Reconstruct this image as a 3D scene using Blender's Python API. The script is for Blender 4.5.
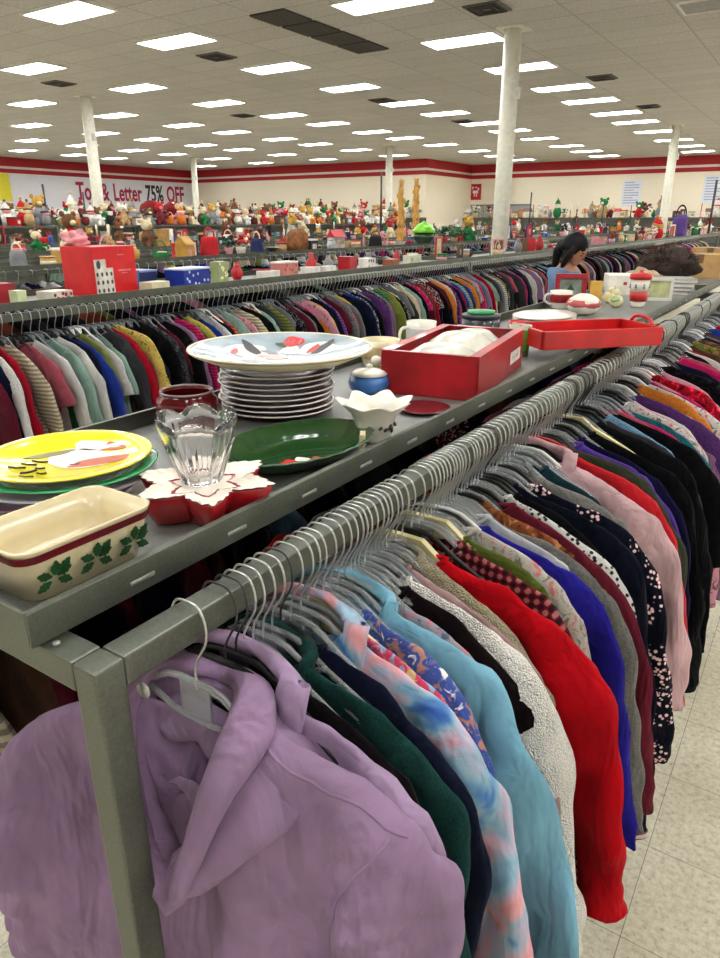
import bpy, bmesh, math, random
from mathutils import Vector, Matrix, noise

# ------------------------------------------------------------------ scene clearing
for _o in list(bpy.data.objects):
    bpy.data.objects.remove(_o)
SC = bpy.context.scene
COL = SC.collection
PI = math.pi

# ------------------------------------------------------------------ camera
cam_d = bpy.data.cameras.new('camera')
cam = bpy.data.objects.new('camera', cam_d)
COL.objects.link(cam)
cam.location = (0, 0, 1.61)
cam.rotation_euler = (math.radians(90 - 20.49), 0, math.radians(33.2))
cam_d.sensor_fit = 'VERTICAL'
cam_d.sensor_height = 36.0
cam_d.lens = 26.04
cam_d.clip_start = 0.02
cam_d.clip_end = 200
SC.camera = cam

# ------------------------------------------------------------------ world, exposure
W = bpy.data.worlds.new('World')
SC.world = W
W.use_nodes = True
W.node_tree.nodes['Background'].inputs[0].default_value = (0.9, 0.95, 1.0, 1)
W.node_tree.nodes['Background'].inputs[1].default_value = 0.3
SC.view_settings.view_transform = 'Standard'
SC.view_settings.look = 'None'
SC.view_settings.gamma = 1.0
SC.view_settings.use_curve_mapping = False
SC.view_settings.exposure = 0.95
LAMP_STRENGTH = 11.0        # radiance of the fluorescent ceiling panels
CEIL_Z = 4.26

# ------------------------------------------------------------------ materials
def lin(c):
    c = c / 255.0
    return c / 12.92 if c <= 0.04045 else ((c + 0.055) / 1.055) ** 2.4
def rgb(t):
    return (lin(t[0]), lin(t[1]), lin(t[2]), 1.0)

class NT:
    """small node helper"""
    def __init__(self, name):
        self.m = bpy.data.materials.new(name)
        self.m.use_nodes = True
        self.t = self.m.node_tree
        self.n = self.t.nodes
        self.p = self.n['Principled BSDF']
    def new(self, typ, **kw):
        nd = self.n.new(typ)
        for k, v in kw.items():
            if k[0] == '_':
                nd.inputs[int(k[1:])].default_value = v
            else:
                setattr(nd, k, v)
        return nd
    def link(self, a, b):
        self.t.links.new(a, b)
    def coord(self, scale=(1, 1, 1), kind='Object'):
        tc = self.new('ShaderNodeTexCoord')
        mp = self.new('ShaderNodeMapping')
        mp.inputs['Scale'].default_value = scale
        self.link(tc.outputs[kind], mp.inputs[0])
        return mp.outputs[0]
    def noise(self, vec, scale, detail=3, rough=0.5, dist=0.0):
        nz = self.new('ShaderNodeTexNoise')
        nz.inputs['Scale'].default_value = scale
        nz.inputs['Detail'].default_value = detail
        nz.inputs['Roughness'].default_value = rough
        nz.inputs['Distortion'].default_value = dist
        self.link(vec, nz.inputs['Vector'])
        return nz
    def ramp(self, fac, stops, interp='LINEAR'):
        r = self.new('ShaderNodeValToRGB')
        r.color_ramp.interpolation = interp
        el = r.color_ramp.elements
        while len(el) < len(stops):
            el.new(0.5)
        for e, (p, c) in zip(el, stops):
            e.position = p
            e.color = rgb(c)
        self.link(fac, r.inputs[0])
        return r.outputs[0]
    def bump(self, h, strength, dist=0.01):
        b = self.new('ShaderNodeBump')
        b.inputs['Strength'].default_value = strength
        b.inputs['Distance'].default_value = dist
        self.link(h, b.inputs['Height'])
        self.link(b.outputs[0], self.p.inputs['Normal'])
    def base(self, out):
        self.link(out, self.p.inputs['Base Color'])
    def setp(self, **kw):
        for k, v in kw.items():
            self.p.inputs[k.replace('_', ' ')].default_value = v

_mc = {}
def plain(c, rough=0.6, metal=0.0, name=None, vary=0.10, bump=0.0, spec=0.5, coat=0.0):
    key = ('plain', c, rough, metal, vary, bump, spec, coat)
    if key in _mc: return _mc[key]
    N = NT(name or 'painted_surface')
    v = N.coord()
    nz = N.noise(v, 14, 4)
    lo = tuple(max(0, x * (1 - vary)) for x in c)
    hi = tuple(min(255, x * (1 + vary * .6)) for x in c)
    N.base(N.ramp(nz.outputs['Fac'], [(0.3, lo), (0.7, hi)]))
    N.setp(Roughness=rough, Metallic=metal)
    N.p.inputs['Specular IOR Level'].default_value = spec
    N.p.inputs['Coat Weight'].default_value = coat
    if bump:
        n2 = N.noise(v, 160, 2)
        N.bump(n2.outputs['Fac'], bump, 0.002)
    _mc[key] = N.m
    return N.m

def metal(c, rough=0.4, name='galvanised_metal'):
    key = ('metal', c, rough)
    if key in _mc: return _mc[key]
    N = NT(name)
    v = N.coord()
    n1 = N.noise(v, 9, 6, 0.65)
    n2 = N.noise(N.coord((60, 60, 60)), 4, 4, 0.7)
    mx = N.new('ShaderNodeMath', operation='ADD')
    N.link(n1.outputs['Fac'], mx.inputs[0]); N.link(n2.outputs['Fac'], mx.inputs[1])
    hf = N.new('ShaderNodeMath', operation='MULTIPLY', _1=0.5)
    N.link(mx.outputs[0], hf.inputs[0])
    N.base(N.ramp(hf.outputs[0], [(0.35, tuple(x * .84 for x in c)), (0.5, c), (0.68, tuple(min(255, x * 1.14) for x in c))]))
    rr = N.new('ShaderNodeMapRange')
    rr.inputs['To Min'].default_value = rough - 0.1; rr.inputs['To Max'].default_value = rough + 0.2
    N.link(n1.outputs['Fac'], rr.inputs[0]); N.link(rr.outputs[0], N.p.inputs['Roughness'])
    N.setp(Metallic=0.75)
    N.bump(n2.outputs['Fac'], 0.06, 0.001)
    _mc[key] = N.m
    return N.m

def glass(c=(255, 255, 255), rough=0.03, name='clear_glass', ior=1.45, w=1.0):
    key = ('glass', c, rough, ior, w)
    if key in _mc: return _mc[key]
    N = NT(name)
    nz = N.noise(N.coord(), 20, 2)
    N.base(N.ramp(nz.outputs['Fac'], [(0.3, tuple(x * .96 for x in c)), (0.7, c)]))
    N.setp(Roughness=rough, IOR=ior)
    N.p.inputs['Transmission Weight'].default_value = w
    _mc[key] = N.m
    return N.m

def mixc(c, k): return tuple(max(0, min(255, x * k)) for x in c)

def fabric(c, pat='plain', c2=None, c3=None, c4=None):
    """woven / knitted cloth, all patterns procedural in the garment's own space"""
    key = ('fab', c, pat, c2, c3, c4)
    if key in _mc: return _mc[key]
    N = NT('fabric_' + pat)
    v = N.coord()
    fine = N.noise(v, 420, 2, 0.6)
    big = N.noise(v, 7, 3)
    strength, dist = 0.35, 0.0015
    hsrc = fine.outputs['Fac']
    kd = .80 if sum(c) > 150 else .5; c = mixc(c, kd if pat != 'sherpa' else 1.0); c2 = mixc(c2, kd) if c2 else mixc(c, 0.6)
    if pat == 'plain':
        out = N.ramp(big.outputs['Fac'], [(0.3, mixc(c, 0.88)), (0.7, mixc(c, 1.06))])
    elif pat == 'heather':
        f2 = N.noise(v, 260, 3, 0.8)
        out = N.ramp(f2.outputs['Fac'], [(0.3, c2), (0.5, c), (0.75, mixc(c, 1.18))])
    elif pat in ('stripe', 'knit', 'rib'):
        wv = N.new('ShaderNodeTexWave')
        wv.wave_type = 'BANDS'
        wv.bands_direction = 'Z' if pat == 'stripe' else 'X'
        wv.inputs['Scale'].default_value = {'stripe': 16.0, 'knit': 60.0, 'rib': 45.0}[pat]
        wv.inputs['Distortion'].default_value = {'stripe': 0.4, 'knit': 1.2, 'rib': 0.2}[pat]
        wv.inputs['Detail'].default_value = 1
        N.link(v, wv.inputs['Vector'])
        if pat == 'stripe':
            out = N.ramp(wv.outputs['Fac'], [(0.44, c), (0.56, c2)])
        else:
            out = N.ramp(big.outputs['Fac'], [(0.3, mixc(c, .85)), (0.7, mixc(c, 1.1))])
            hsrc = wv.outputs['Fac']; strength, dist = 0.6, 0.003
    elif pat == 'plaid':
        ws = []
        for d, s in (('X', 8.0), ('Z', 8.0)):
            wv = N.new('ShaderNodeTexWave'); wv.bands_direction = d
            wv.inputs['Scale'].default_value = s * 2.4; wv.inputs['Distortion'].default_value = 0.3
            N.link(v, wv.inputs['Vector']); ws.append(wv.outputs['Fac'])
        ad = N.new('ShaderNodeMath', operation='ADD')
        N.link(ws[0], ad.inputs[0]); N.link(ws[1], ad.inputs[1])
        hf = N.new('ShaderNodeMath', operation='MULTIPLY', _1=0.5); N.link(ad.outputs[0], hf.inputs[0])
        out = N.ramp(hf.outputs[0], [(0.25, c2), (0.4, c), (0.6, c), (0.75, c3 or mixc(c, 1.5))])
    elif pat == 'print':
        vo = N.new('ShaderNodeTexVoronoi'); vo.inputs['Scale'].default_value = 95
        vo.distance = 'EUCLIDEAN'; vo.inputs['Randomness'].default_value = 1
        N.link(v, vo.inputs['Vector'])
        out = N.ramp(vo.outputs['Distance'], [(0.0, c2), (0.32, c2), (0.42, c), (1, c)])
        if c3:
            n3 = N.noise(v, 16, 2)
            mm = N.new('ShaderNodeMix', data_type='RGBA')
            r3 = N.ramp(vo.outputs['Distance'], [(0.0, c3), (0.32, c3), (0.42, c), (1, c)])
            th = N.new('ShaderNodeMath', operation='GREATER_THAN', _1=0.5); N.link(n3.outputs['Fac'], th.inputs[0])
            N.link(th.outputs[0], mm.inputs[0]); N.link(out, mm.inputs[6]); N.link(r3, mm.inputs[7])
            out = mm.outputs[2]
    elif pat == 'floral':
        vo = N.noise(v, 40, 3, 0.6, 1.2)
        out = N.ramp(vo.outputs['Fac'], [(0.36, c2), (0.44, c), (0.56, c), (0.64, c3 or (200, 60, 80))], 'LINEAR')
    elif pat == 'tiedye':
        nz = N.noise(v, 9, 2, 0.5, 1.2)
        out = N.ramp(nz.outputs['Fac'], [(0.24, (50, 84, 160)), (0.34, (84, 128, 180)), (0.42, (132, 168, 186)), (0.5, (172, 164, 184)),
                                         (0.56, (204, 156, 164)), (0.64, (208, 140, 142)), (0.72, (150, 176, 194)), (0.82, (70, 116, 176))])
    elif pat == 'sherpa':
        vo = N.new('ShaderNodeTexVoronoi'); vo.inputs['Scale'].default_value = 340
        N.link(v, vo.inputs['Vector'])
        out = N.ramp(vo.outputs['Distance'], [(0.0, mixc(c, 1.05)), (0.7, mixc(c, 0.9))])
        inv = N.new('ShaderNodeMath', operation='SUBTRACT', _0=1.0); N.link(vo.outputs['Distance'], inv.inputs[1])
        hsrc = inv.outputs[0]; strength, dist = 0.9, 0.006
    N.base(out)
    N.setp(Roughness=0.95)
    N.p.inputs['Specular IOR Level'].default_value = 0.04
    N.p.inputs['Sheen Weight'].default_value = 0.02 if sum(c) < 200 else 0.08
    b1 = N.new('ShaderNodeBump'); b1.inputs['Strength'].default_value = strength; b1.inputs['Distance'].default_value = dist
    N.link(hsrc, b1.inputs['Height'])
    fo = N.noise(N.coord((11, 11, 4.5)), 1.0, 3, 0.55, 0.6)      # soft vertical folds of hanging cloth
    b2 = N.new('ShaderNodeBump'); b2.inputs['Strength'].default_value = 0.75; b2.inputs['Distance'].default_value = 0.045
    N.link(fo.outputs['Fac'], b2.inputs['Height']); N.link(b1.outputs[0], b2.inputs['Normal'])
    N.link(b2.outputs[0], N.p.inputs['Normal'])
    _mc[key] = N.m
    return N.m

# ------------------------------------------------------------------ mesh builder
class MB:
    def __init__(self):
        self.v = []; self.f = []; self.mi = []; self.sm = []
    def add(self, vs, fs, mi=0, sm=True):
        o = len(self.v)
        self.v += [tuple(p) for p in vs]
        for f in fs:
            self.f.append(tuple(i + o for i in f)); self.mi.append(mi); self.sm.append(sm)
        return self
    def box(self, c, s, rot=None, mi=0, taper=1.0, bev=0.0):
        """bevelled box, centre c, full size s"""
        hx, hy, hz = s[0] / 2, s[1] / 2, s[2] / 2
        b = min(bev, hx * .9, hy * .9, hz * .9)
        if b <= 0:
            vs = [Vector((x * hx * (taper if z > 0 else 1), y * hy * (taper if z > 0 else 1), z * hz)) for z in (-1, 1) for y in (-1, 1) for x in (-1, 1)]
            fs = [(0, 2, 3, 1), (4, 5, 7, 6), (0, 1, 5, 4), (2, 6, 7, 3), (0, 4, 6, 2), (1, 3, 7, 5)]
        else:
            bm = bmesh.new()
            bmesh.ops.create_cube(bm, size=1)
            for v in bm.verts:
                k = taper if v.co.z > 0 else 1
                v.co = Vector((v.co.x * s[0] * k, v.co.y * s[1] * k, v.co.z * s[2]))
            bmesh.ops.bevel(bm, geom=list(bm.edges), offset=b, segments=2, profile=0.6, affect='EDGES')
            bm.verts.index_update()
            vs = [v.co.copy() for v in bm.verts]; fs = [tuple(v.index for v in f.verts) for f in bm.faces]
            bm.free()
        if rot is not None:
            vs = [rot @ p for p in vs]
        C = Vector(c)
        return self.add([p + C for p in vs], fs, mi, False)
    def tube(self, pts, r, n=8, mi=0, closed=False, caps=True, ry=None, up=None):
        pts = [Vector(p) for p in pts]
        m = len(pts); vs = []; fs = []
        prev = None
        for i, p in enumerate(pts):
            a = pts[(i - 1) % m] if (closed or i > 0) else p
            b = pts[(i + 1) % m] if (closed or i < m - 1) else p
            t = (b - a); t = t.normalized() if t.length > 1e-9 else Vector((0, 0, 1))
            if prev is None:
                ref = Vector(up) if up else (Vector((0, 0, 1)) if abs(t.z) < .9 else Vector((1, 0, 0)))
                u = (ref - t * ref.dot(t)).normalized()
            else:
                u = (prev - t * prev.dot(t)).normalized()
            prev = u
            w = t.cross(u)
            rr = r[i] if isinstance(r, (list, tuple)) else r
            r2 = (ry[i] if isinstance(ry, (list, tuple)) else ry) if ry else rr
            for k in range(n):
                an = 2 * PI * k / n
                vs.append(p + u * (rr * math.cos(an)) + w * (r2 * math.sin(an)))
        segs = m if closed else m - 1
        for i in range(segs):
            for k in range(n):
                a = i * n + k; b = i * n + (k + 1) % n
                c = ((i + 1) % m) * n + (k + 1) % n; d = ((i + 1) % m) * n + k
                fs.append((a, b, c, d))
        if caps and not closed:
            fs.append(tuple(range(n - 1, -1, -1))); fs.append(tuple((m - 1) * n + k for k in range(n)))
        return self.add(vs, fs, mi, True)
    def lathe(self, prof, c=(0, 0, 0), n=32, mi=0, fr=None, fz=None, sx=1, sy=1, rot=None):
        """prof: (r, z) list; fr(angle, i) scales the radius, fz offsets z"""
        vs = []; fs = []
        C = Vector(c); m = len(prof)
        for i, (r, z) in enumerate(prof):
            for k in range(n):
                a = 2 * PI * k / n
                q = r * (fr(a, i) if fr else 1)
                p = Vector((q * math.cos(a) * sx, q * math.sin(a) * sy, z + (fz(a, i) if fz else 0)))
                if rot is not None: p = rot @ p
                vs.append(p + C)
        for i in range(m - 1):
            for k in range(n):
                a = i * n + k; b = i * n + (k + 1) % n
                fs.append((a, b, b + n, a + n))
        closed_ = tuple(prof[0]) == tuple(prof[-1])
        if prof[0][0] > 1e-6 and not closed_: fs.append(tuple(range(n - 1, -1, -1)))
        if prof[-1][0] > 1e-6 and not closed_: fs.append(tuple((m - 1) * n + k for k in range(n)))
        return self.add(vs, fs, mi, True)
    def blob(self, c, r, mi=0, n=12, m=8, amp=0.0, seed=0, rot=None):
        """ellipsoid, optionally lumpy"""
        rx, ry, rz = r if isinstance(r, (tuple, list)) else (r, r, r)
        vs = []; fs = []
        C = Vector(c)
        for i in range(m + 1):
            th = PI * i / m
            for k in range(n):
                a = 2 * PI * k / n
                d = Vector((math.sin(th) * math.cos(a), math.sin(th) * math.sin(a), -math.cos(th)))
                s = 1 + amp * noise.noise(d * 2.2 + Vector((seed, seed * .7, 3)))
                p = Vector((d.x * rx * s, d.y * ry * s, d.z * rz * s))
                if rot is not None: p = rot @ p
                vs.append(p + C)
        for i in range(m):
            for k in range(n):
                a = i * n + k; b = i * n + (k + 1) % n
                fs.append((a, b, b + n, a + n))
        return self.add(vs, fs, mi, True)
    def grid(self, rows, closed=False, mi=0, sm=True):
        vs = []; fs = []
        m = len(rows); n = len(rows[0])
        for r in rows: vs += r
        for i in range(m - 1):
            for k in range(n if closed else n - 1):
                a = i * n + k; b = i * n + (k + 1) % n
                fs.append((a, b, b + n, a + n))
        return self.add(vs, fs, mi, sm)
    def poly(self, pts, z0, z1, mi=0, sm=False):
        """extruded polygon in XY between z0 and z1"""
        n = len(pts)
        vs = [(x, y, z0) for x, y in pts] + [(x, y, z1) for x, y in pts]
        fs = [tuple(range(n - 1, -1, -1)), tuple(n + i for i in range(n))]
        fs += [(i, (i + 1) % n, n + (i + 1) % n, n + i) for i in range(n)]
        return self.add(vs, fs, mi, sm)
    def xform(self, M):
        self.v = [tuple(M @ Vector(p)) for p in self.v]
        return self
    def mesh(self, name, mats):
        me = bpy.data.meshes.new(name)
        me.from_pydata(self.v, [], self.f)
        me.polygons.foreach_set('material_index', self.mi)
        me.polygons.foreach_set('use_smooth', self.sm)
        for m in (mats if isinstance(mats, (list, tuple)) else [mats]):
            me.materials.append(m)
        bm = bmesh.new(); bm.from_mesh(me)
        bmesh.ops.remove_doubles(bm, verts=bm.verts, dist=1e-6)
        bmesh.ops.recalc_face_normals(bm, faces=bm.faces)
        bm.to_mesh(me); bm.free()
        me.update()
        return me
    def build(self, name, mats, parent=None, loc=None, rz=0.0):
        o = bpy.data.objects.new(name, self.mesh(name, mats))
        COL.objects.link(o)
        if parent is not None: o.parent = parent
        if loc is not None: o.location = loc
        if rz: o.rotation_euler.z = rz
        return o

_labels = set()
def tag(o, label=None, cat=None, group=None, kind=None):
    if label and len(label.split()) > 16:
        for w_ in (' plastic', ' the', ' beside a', ' ones'):
            if len(label.split()) > 16: label = label.replace(w_, {' beside a': ' by'}.get(w_, ''), 1)
        label = ' '.join(label.split()[:16])
    if label: o['label'] = label
    if cat: o['category'] = cat
    if group: o['group'] = group
    if kind: o['kind'] = kind
    return o
def thing(name, label, cat, loc=(0, 0, 0), rz=0.0, group=None):
    o = bpy.data.objects.new(name, None)
    o.empty_display_size = 0.05
    COL.objects.link(o)
    o.location = loc; o.rotation_euler = (0, 0, rz)
    return tag(o, label, cat, group)
def struct(o):
    o['kind'] = 'structure'
    return o
def copy_tree(src, parent=None):
    c = src.copy(); COL.objects.link(c)
    if parent is not None: c.parent = parent
    for ch in list(src.children):
        copy_tree(ch, c)
    return c
def Rz(a): return Matrix.Rotation(a, 3, 'Z')
def Rx(a): return Matrix.Rotation(a, 3, 'X')
def Ry(a): return Matrix.Rotation(a, 3, 'Y')
def interp(keys, t):
    """piecewise smooth interpolation of tuples keyed by first entry"""
    if t <= keys[0][0]: return keys[0][1:]
    for a, b in zip(keys, keys[1:]):
        if t <= b[0]:
            u = (t - a[0]) / (b[0] - a[0])
            return tuple(x + (y - x) * u for x, y in zip(a[1:], b[1:]))
    return keys[-1][1:]
def catmull(P, per=4):
    """Catmull-Rom through tuples"""
    out = []
    n = len(P)
    for i in range(n - 1):
        p0 = P[max(i - 1, 0)]; p1 = P[i]; p2 = P[i + 1]; p3 = P[min(i + 2, n - 1)]
        for k in range(per):
            t = k / per
            out.append(tuple(0.5 * ((2 * b) + (-a + c) * t + (2 * a - 5 * b + 4 * c - d) * t * t + (-a + 3 * b - 3 * c + d) * t ** 3)
                             for a, b, c, d in zip(p0, p1, p2, p3)))
    out.append(tuple(P[-1]))
    return out

# ================================================================== STRUCTURE
# floor: speckled vinyl tiles, 12 inch, joints running with the racks
def floor_mat():
    N = NT('vinyl_floor_tile')
    tc = N.new('ShaderNodeTexCoord'); v = tc.outputs['Object']
    br = N.new('ShaderNodeTexBrick'); br.offset = 0.0
    br.inputs['Scale'].default_value = 1.0
    br.inputs['Brick Width'].default_value = 0.3048; br.inputs['Row Height'].default_value = 0.3048
    br.inputs['Mortar Size'].default_value = 0.0012; br.inputs['Mortar Smooth'].default_value = 0.3
    mp = N.new('ShaderNodeMapping'); mp.inputs['Location'].default_value = (0.12, 0.2, 0)
    N.link(v, mp.inputs[0]); N.link(mp.outputs[0], br.inputs['Vector'])
    br.inputs['Color1'].default_value = rgb((238, 234, 216)); br.inputs['Color2'].default_value = rgb((230, 226, 208))
    br.inputs['Mortar'].default_value = rgb((150, 144, 126))
    nz = N.noise(v, 60, 4, 0.7)
    sp = N.ramp(nz.outputs['Fac'], [(0.30, (110, 100, 84)), (0.37, (195, 188, 174)), (0.55, (238, 236, 228)), (0.72, (255, 255, 250))])
    mx = N.new('ShaderNodeMix', data_type='RGBA', blend_type='MULTIPLY'); mx.inputs[0].default_value = 0.7
    N.link(br.outputs['Color'], mx.inputs[6]); N.link(sp, mx.inputs[7])
    n2 = N.noise(v, 2.2, 4)
    st = N.ramp(n2.outputs['Fac'], [(0.3, (222, 220, 212)), (0.7, (255, 255, 255))])
    m2 = N.new('ShaderNodeMix', data_type='RGBA', blend_type='MULTIPLY'); m2.inputs[0].default_value = 1
    N.link(mx.outputs[2], m2.inputs[6]); N.link(st, m2.inputs[7])
    N.base(m2.outputs[2]); N.setp(Roughness=0.38)
    return N.m
X0, X1, Y0, Y1 = -32.0, 3.5, -5.0, 31.0
XC, Y2 = -16.6, 36.0
fm = MB(); fm.poly([(X0, Y0), (X1, Y0), (X1, Y2), (XC, Y2), (XC, Y1), (X0, Y1)], -0.1, 0.0)
struct(fm.build('floor', floor_mat()))

def ceil_mat():
    N = NT('ceiling_tile')
    tc = N.new('ShaderNodeTexCoord'); v = tc.outputs['Object']
    br = N.new('ShaderNodeTexBrick'); br.offset = 0.0
    br.inputs['Scale'].default_value = 1.0
    br.inputs['Brick Width'].default_value = 1.22; br.inputs['Row Height'].default_value = 0.61
    br.inputs['Mortar Size'].default_value = 0.012; br.inputs['Mortar Smooth'].default_value = 0.1
    mp = N.new('ShaderNodeMapping'); mp.inputs['Location'].default_value = (0.0, 0.0, 0)
    N.link(v, mp.inputs[0]); N.link(mp.outputs[0], br.inputs['Vector'])
    br.inputs['Color1'].default_value = rgb((208, 203, 195)); br.inputs['Color2'].default_value = rgb((200, 195, 187))
    br.inputs['Mortar'].default_value = rgb((176, 171, 163))
    n2 = N.noise(v, 30, 5, 0.7)
    st = N.ramp(n2.outputs['Fac'], [(0.35, (225, 225, 225)), (0.6, (255, 255, 255))])
    m2 = N.new('ShaderNodeMix', data_type='RGBA', blend_type='MULTIPLY'); m2.inputs[0].default_value = 1
    N.link(br.outputs['Color'], m2.inputs[6]); N.link(st, m2.inputs[7])
    N.base(m2.outputs[2]); N.setp(Roughness=0.95)
    N.p.inputs['Specular IOR Level'].default_value = 0.1
    return N.m
cm = MB(); cm.poly([(X0, Y0), (X1, Y0), (X1, Y2), (XC, Y2), (XC, Y1), (X0, Y1)], CEIL_Z, CEIL_Z + 0.1)
struct(cm.build('ceiling', ceil_mat()))

wall_white = plain((250, 248, 244), 0.85, vary=0.02, name='white_wall_paint', bump=0.1)
wall_cream = plain((250, 240, 216), 0.85, vary=0.02, name='cream_wall_paint', bump=0.1)
red_stripe = plain((176, 18, 28), 0.6, vary=0.05, name='red_stripe_paint')
white_stripe = plain((236, 226, 218), 0.6, vary=0.03, name='white_stripe_paint')
T = 0.12
def wall(name, c, s, m):
    return struct(MB().box(c, s).build(name, m))
HZ = CEIL_Z / 2
wall('wall_left', (X0 - T / 2, (Y0 + Y1) / 2, HZ), (T, Y1 - Y0, CEIL_Z), wall_white)
wall('wall_far', ((X0 + XC) / 2, Y1 + T / 2, HZ), (XC - X0, T, CEIL_Z), wall_cream)
wall('wall_return', (XC - T / 2, (Y1 + Y2) / 2 + T / 2, HZ), (T, Y2 - Y1 - T, CEIL_Z), wall_cream)
wall('wall_back', ((XC + X1) / 2, Y2 + T / 2, HZ), (X1 - XC, T, CEIL_Z), wall_cream)
wall('wall_right', (X1 + T / 2, (Y0 + Y2) / 2, HZ), (T, Y2 - Y0, CEIL_Z), wall_white)
wall('wall_front', ((X0 + X1) / 2, Y0 - T / 2, HZ), (X1 - X0, T, CEIL_Z), wall_white)
def bands(idx, axis, pos, a, b, sgn):
    """painted stripes below the ceiling on a wall: wide red, white, thin red"""
    k = 0
    for z0, z1, m in ((3.88, 4.26, red_stripe), (3.78, 3.88, white_stripe), (3.60, 3.78, red_stripe)):
        zc = (z0 + z1) / 2; th = 0.008
        if axis == 'x': c = (pos + sgn * th / 2, (a + b) / 2, zc); s = (th, abs(b - a), z1 - z0 - 0.001)
        else: c = ((a + b) / 2, pos + sgn * th / 2, zc); s = (abs(b - a), th, z1 - z0 - 0.001)
        struct(MB().box(c, s).build('trim_%d' % (idx * 3 + k + 1), m)); k += 1
bands(0, 'x', X0, Y0, Y1, 1)
bands(1, 'y', Y1, X0 + .01, XC, -1)
bands(2, 'x', XC, Y1, Y2 - .01, 1)
bands(3, 'y', Y2, XC + .01, X1, -1)

# grey double door and its red and white notice, paper notices on the back wall
dm = MB()
dm.box((-14.9, Y2 - .03, 1.15), (3.2, .05, 2.3))
d_ = struct(dm.build('door_1', plain((168, 172, 172), 0.5, vary=.04, name='grey_door_paint')))
MB().box((-14.9, Y2 - .06, 2.33), (3.3, .06, .07)).box((-16.5, Y2 - .06, 1.15), (.06, .06, 2.3)).box((-13.3, Y2 - .06, 1.15), (.06, .06, 2.3)).box((-14.9, Y2 - .06, 1.15), (.04, .02, 2.3)).build('door_frame', plain((120, 122, 120), 0.5), d_)
wsg = plain((240, 240, 240), 0.6, vary=.02); rsg = plain((190, 30, 40), 0.5, vary=.03)
s = thing('wall_sign', 'small red and white square sign on the cream wall above the grey door', 'sign', (-16.35, Y2 - .02, 2.62))
MB().box((0, 0, .36), (.62, .03, .76)).build('panel', rsg, s)
mk = MB()
for (x, z, w, h) in ((-.16, .56, .08, .12), (.02, .58, .14, .05), (.16, .5, .08, .1), (0, .36, .3, .14), (-.05, .22, .06, .16), (.07, .2, .06, .14)):
    mk.box((x, -.018, z), (w, .006, h))
mk.build('lettering', wsg, s)
pp = plain((232, 236, 244), 0.7, vary=.03); ink = plain((170, 180, 205), 0.7, vary=.05)
for (x, z, w, h, lb) in ((-8.5, 2.2, .85, 1.15, 'pale blue paper notice on the cream back wall, left of the far round column'),
                         (-5.0, 2.3, .95, 1.15, 'pale blue paper notice on the back wall beside the right edge of the view')):
    s = thing('paper_notice', lb, 'sign', (x, Y2 - .015, z))
    MB().box((0, 0, h / 2), (w, .012, h)).build('sheet', pp, s)
    mk = MB()
    for i in range(9):
        ww = w * (.78 if i % 3 else .5)
        mk.box(((ww - w * .8) / 2, -.008, h * (.9 - i * .095)), (ww, .004, h * .035))
    mk.build('lettering', ink, s)

# sale banner on the left wall
bn = thing('sale_banner', 'white banner reading Toy & Letter 75% OFF on the left wall', 'banner', (X0 + .02, 20.0, 1.95))
MB().box((0, 5.75, .82), (.012, 11.7, 1.58)).build('cloth', plain((236, 236, 240), .8, vary=.03), bn)
def text_mesh(body, size, mats, parent, loc, rot, bold=0.0, sx=1.0, ext=0.004):
    cu = bpy.data.curves.new('lettering', 'FONT')
    cu.body = body; cu.size = size; cu.extrude = ext; cu.offset = bold; cu.resolution_u = 3
    tmp = bpy.data.objects.new('tmp_text', cu); COL.objects.link(tmp)
    dg = bpy.context.evaluated_depsgraph_get(); dg.update()
    me = bpy.data.meshes.new_from_object(tmp.evaluated_get(dg))
    bpy.data.objects.remove(tmp); bpy.data.curves.remove(cu)
    me.name = 'lettering'
    me.materials.clear(); me.materials.append(mats)
    for v in me.vertices: v.co.x *= sx
    wd = max(v.co.x for v in me.vertices)
    o = bpy.data.objects.new('lettering', me); COL.objects.link(o)
    o.parent = parent; o.location = loc; o.rotation_euler = rot
    return o, wd
magenta = plain((176, 26, 74), .6, vary=.04); darkt = plain((34, 40, 52), .6, vary=.04)
y = 3.3
for body, m_, adv in (('Toy', magenta, 0), ('&', magenta, 0), ('Letter', magenta, 0), ('75%', darkt, 0), ('OFF', magenta, 0)):
    o, wd = text_mesh(body, 1.15, m_, bn, (.012, y, .62), (PI / 2, 0, PI / 2), bold=.028, sx=.645)
    y += wd + .24
yb = thing('yellow_sign', 'bright yellow sheet hung at the left end of the white sale banner', 'sign', (X0 + .05, 19.0, 2.45))
MB().box((0, 0.2, .55), (.01, 1.3, 1.15)).build('sheet', plain((236, 224, 60), .7, vary=.04), yb)

# ------------------------------------------------------------------ fluorescent troffers
def emis(c, s, name):
    N = NT(name)
    N.setp(Roughness=0.5)
    nz = N.noise(N.coord(), 6, 2)
    o = N.ramp(nz.outputs['Fac'], [(0.3, mixc(c, .97)), (0.7, c)])
    N.base(o)
    N.link(o, N.p.inputs['Emission Color'])
    N.p.inputs['Emission Strength'].default_value = s
    return N.m
diff_m = emis((253, 253, 253), LAMP_STRENGTH, 'lit_diffuser')
frame_m = plain((225, 222, 214), .5, vary=.02)
fb = MB()
for sx, sy, w, d in ((0, .3, 1.24, .03), (0, -.3, 1.24, .03), (.61, 0, .03, .63), (-.61, 0, .03, .63)):
    fb.box((sx, sy, -.012), (w, d, .024))
fme = fb.mesh('frame', frame_m)
dme = MB().box((0, 0, -.011), (1.19, .57, .014)).mesh('diffuser', diff_m)
LY = [-1.8, 0.6, 2.6, 5.0, 7.06, 9.0, 11.44, 13.88, 16.34, 18.4, 20.8, 22.9, 25.6, 28.6, 31.2, 33.8]  # last two rows are extra lamps, added to brighten the back wall
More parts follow.
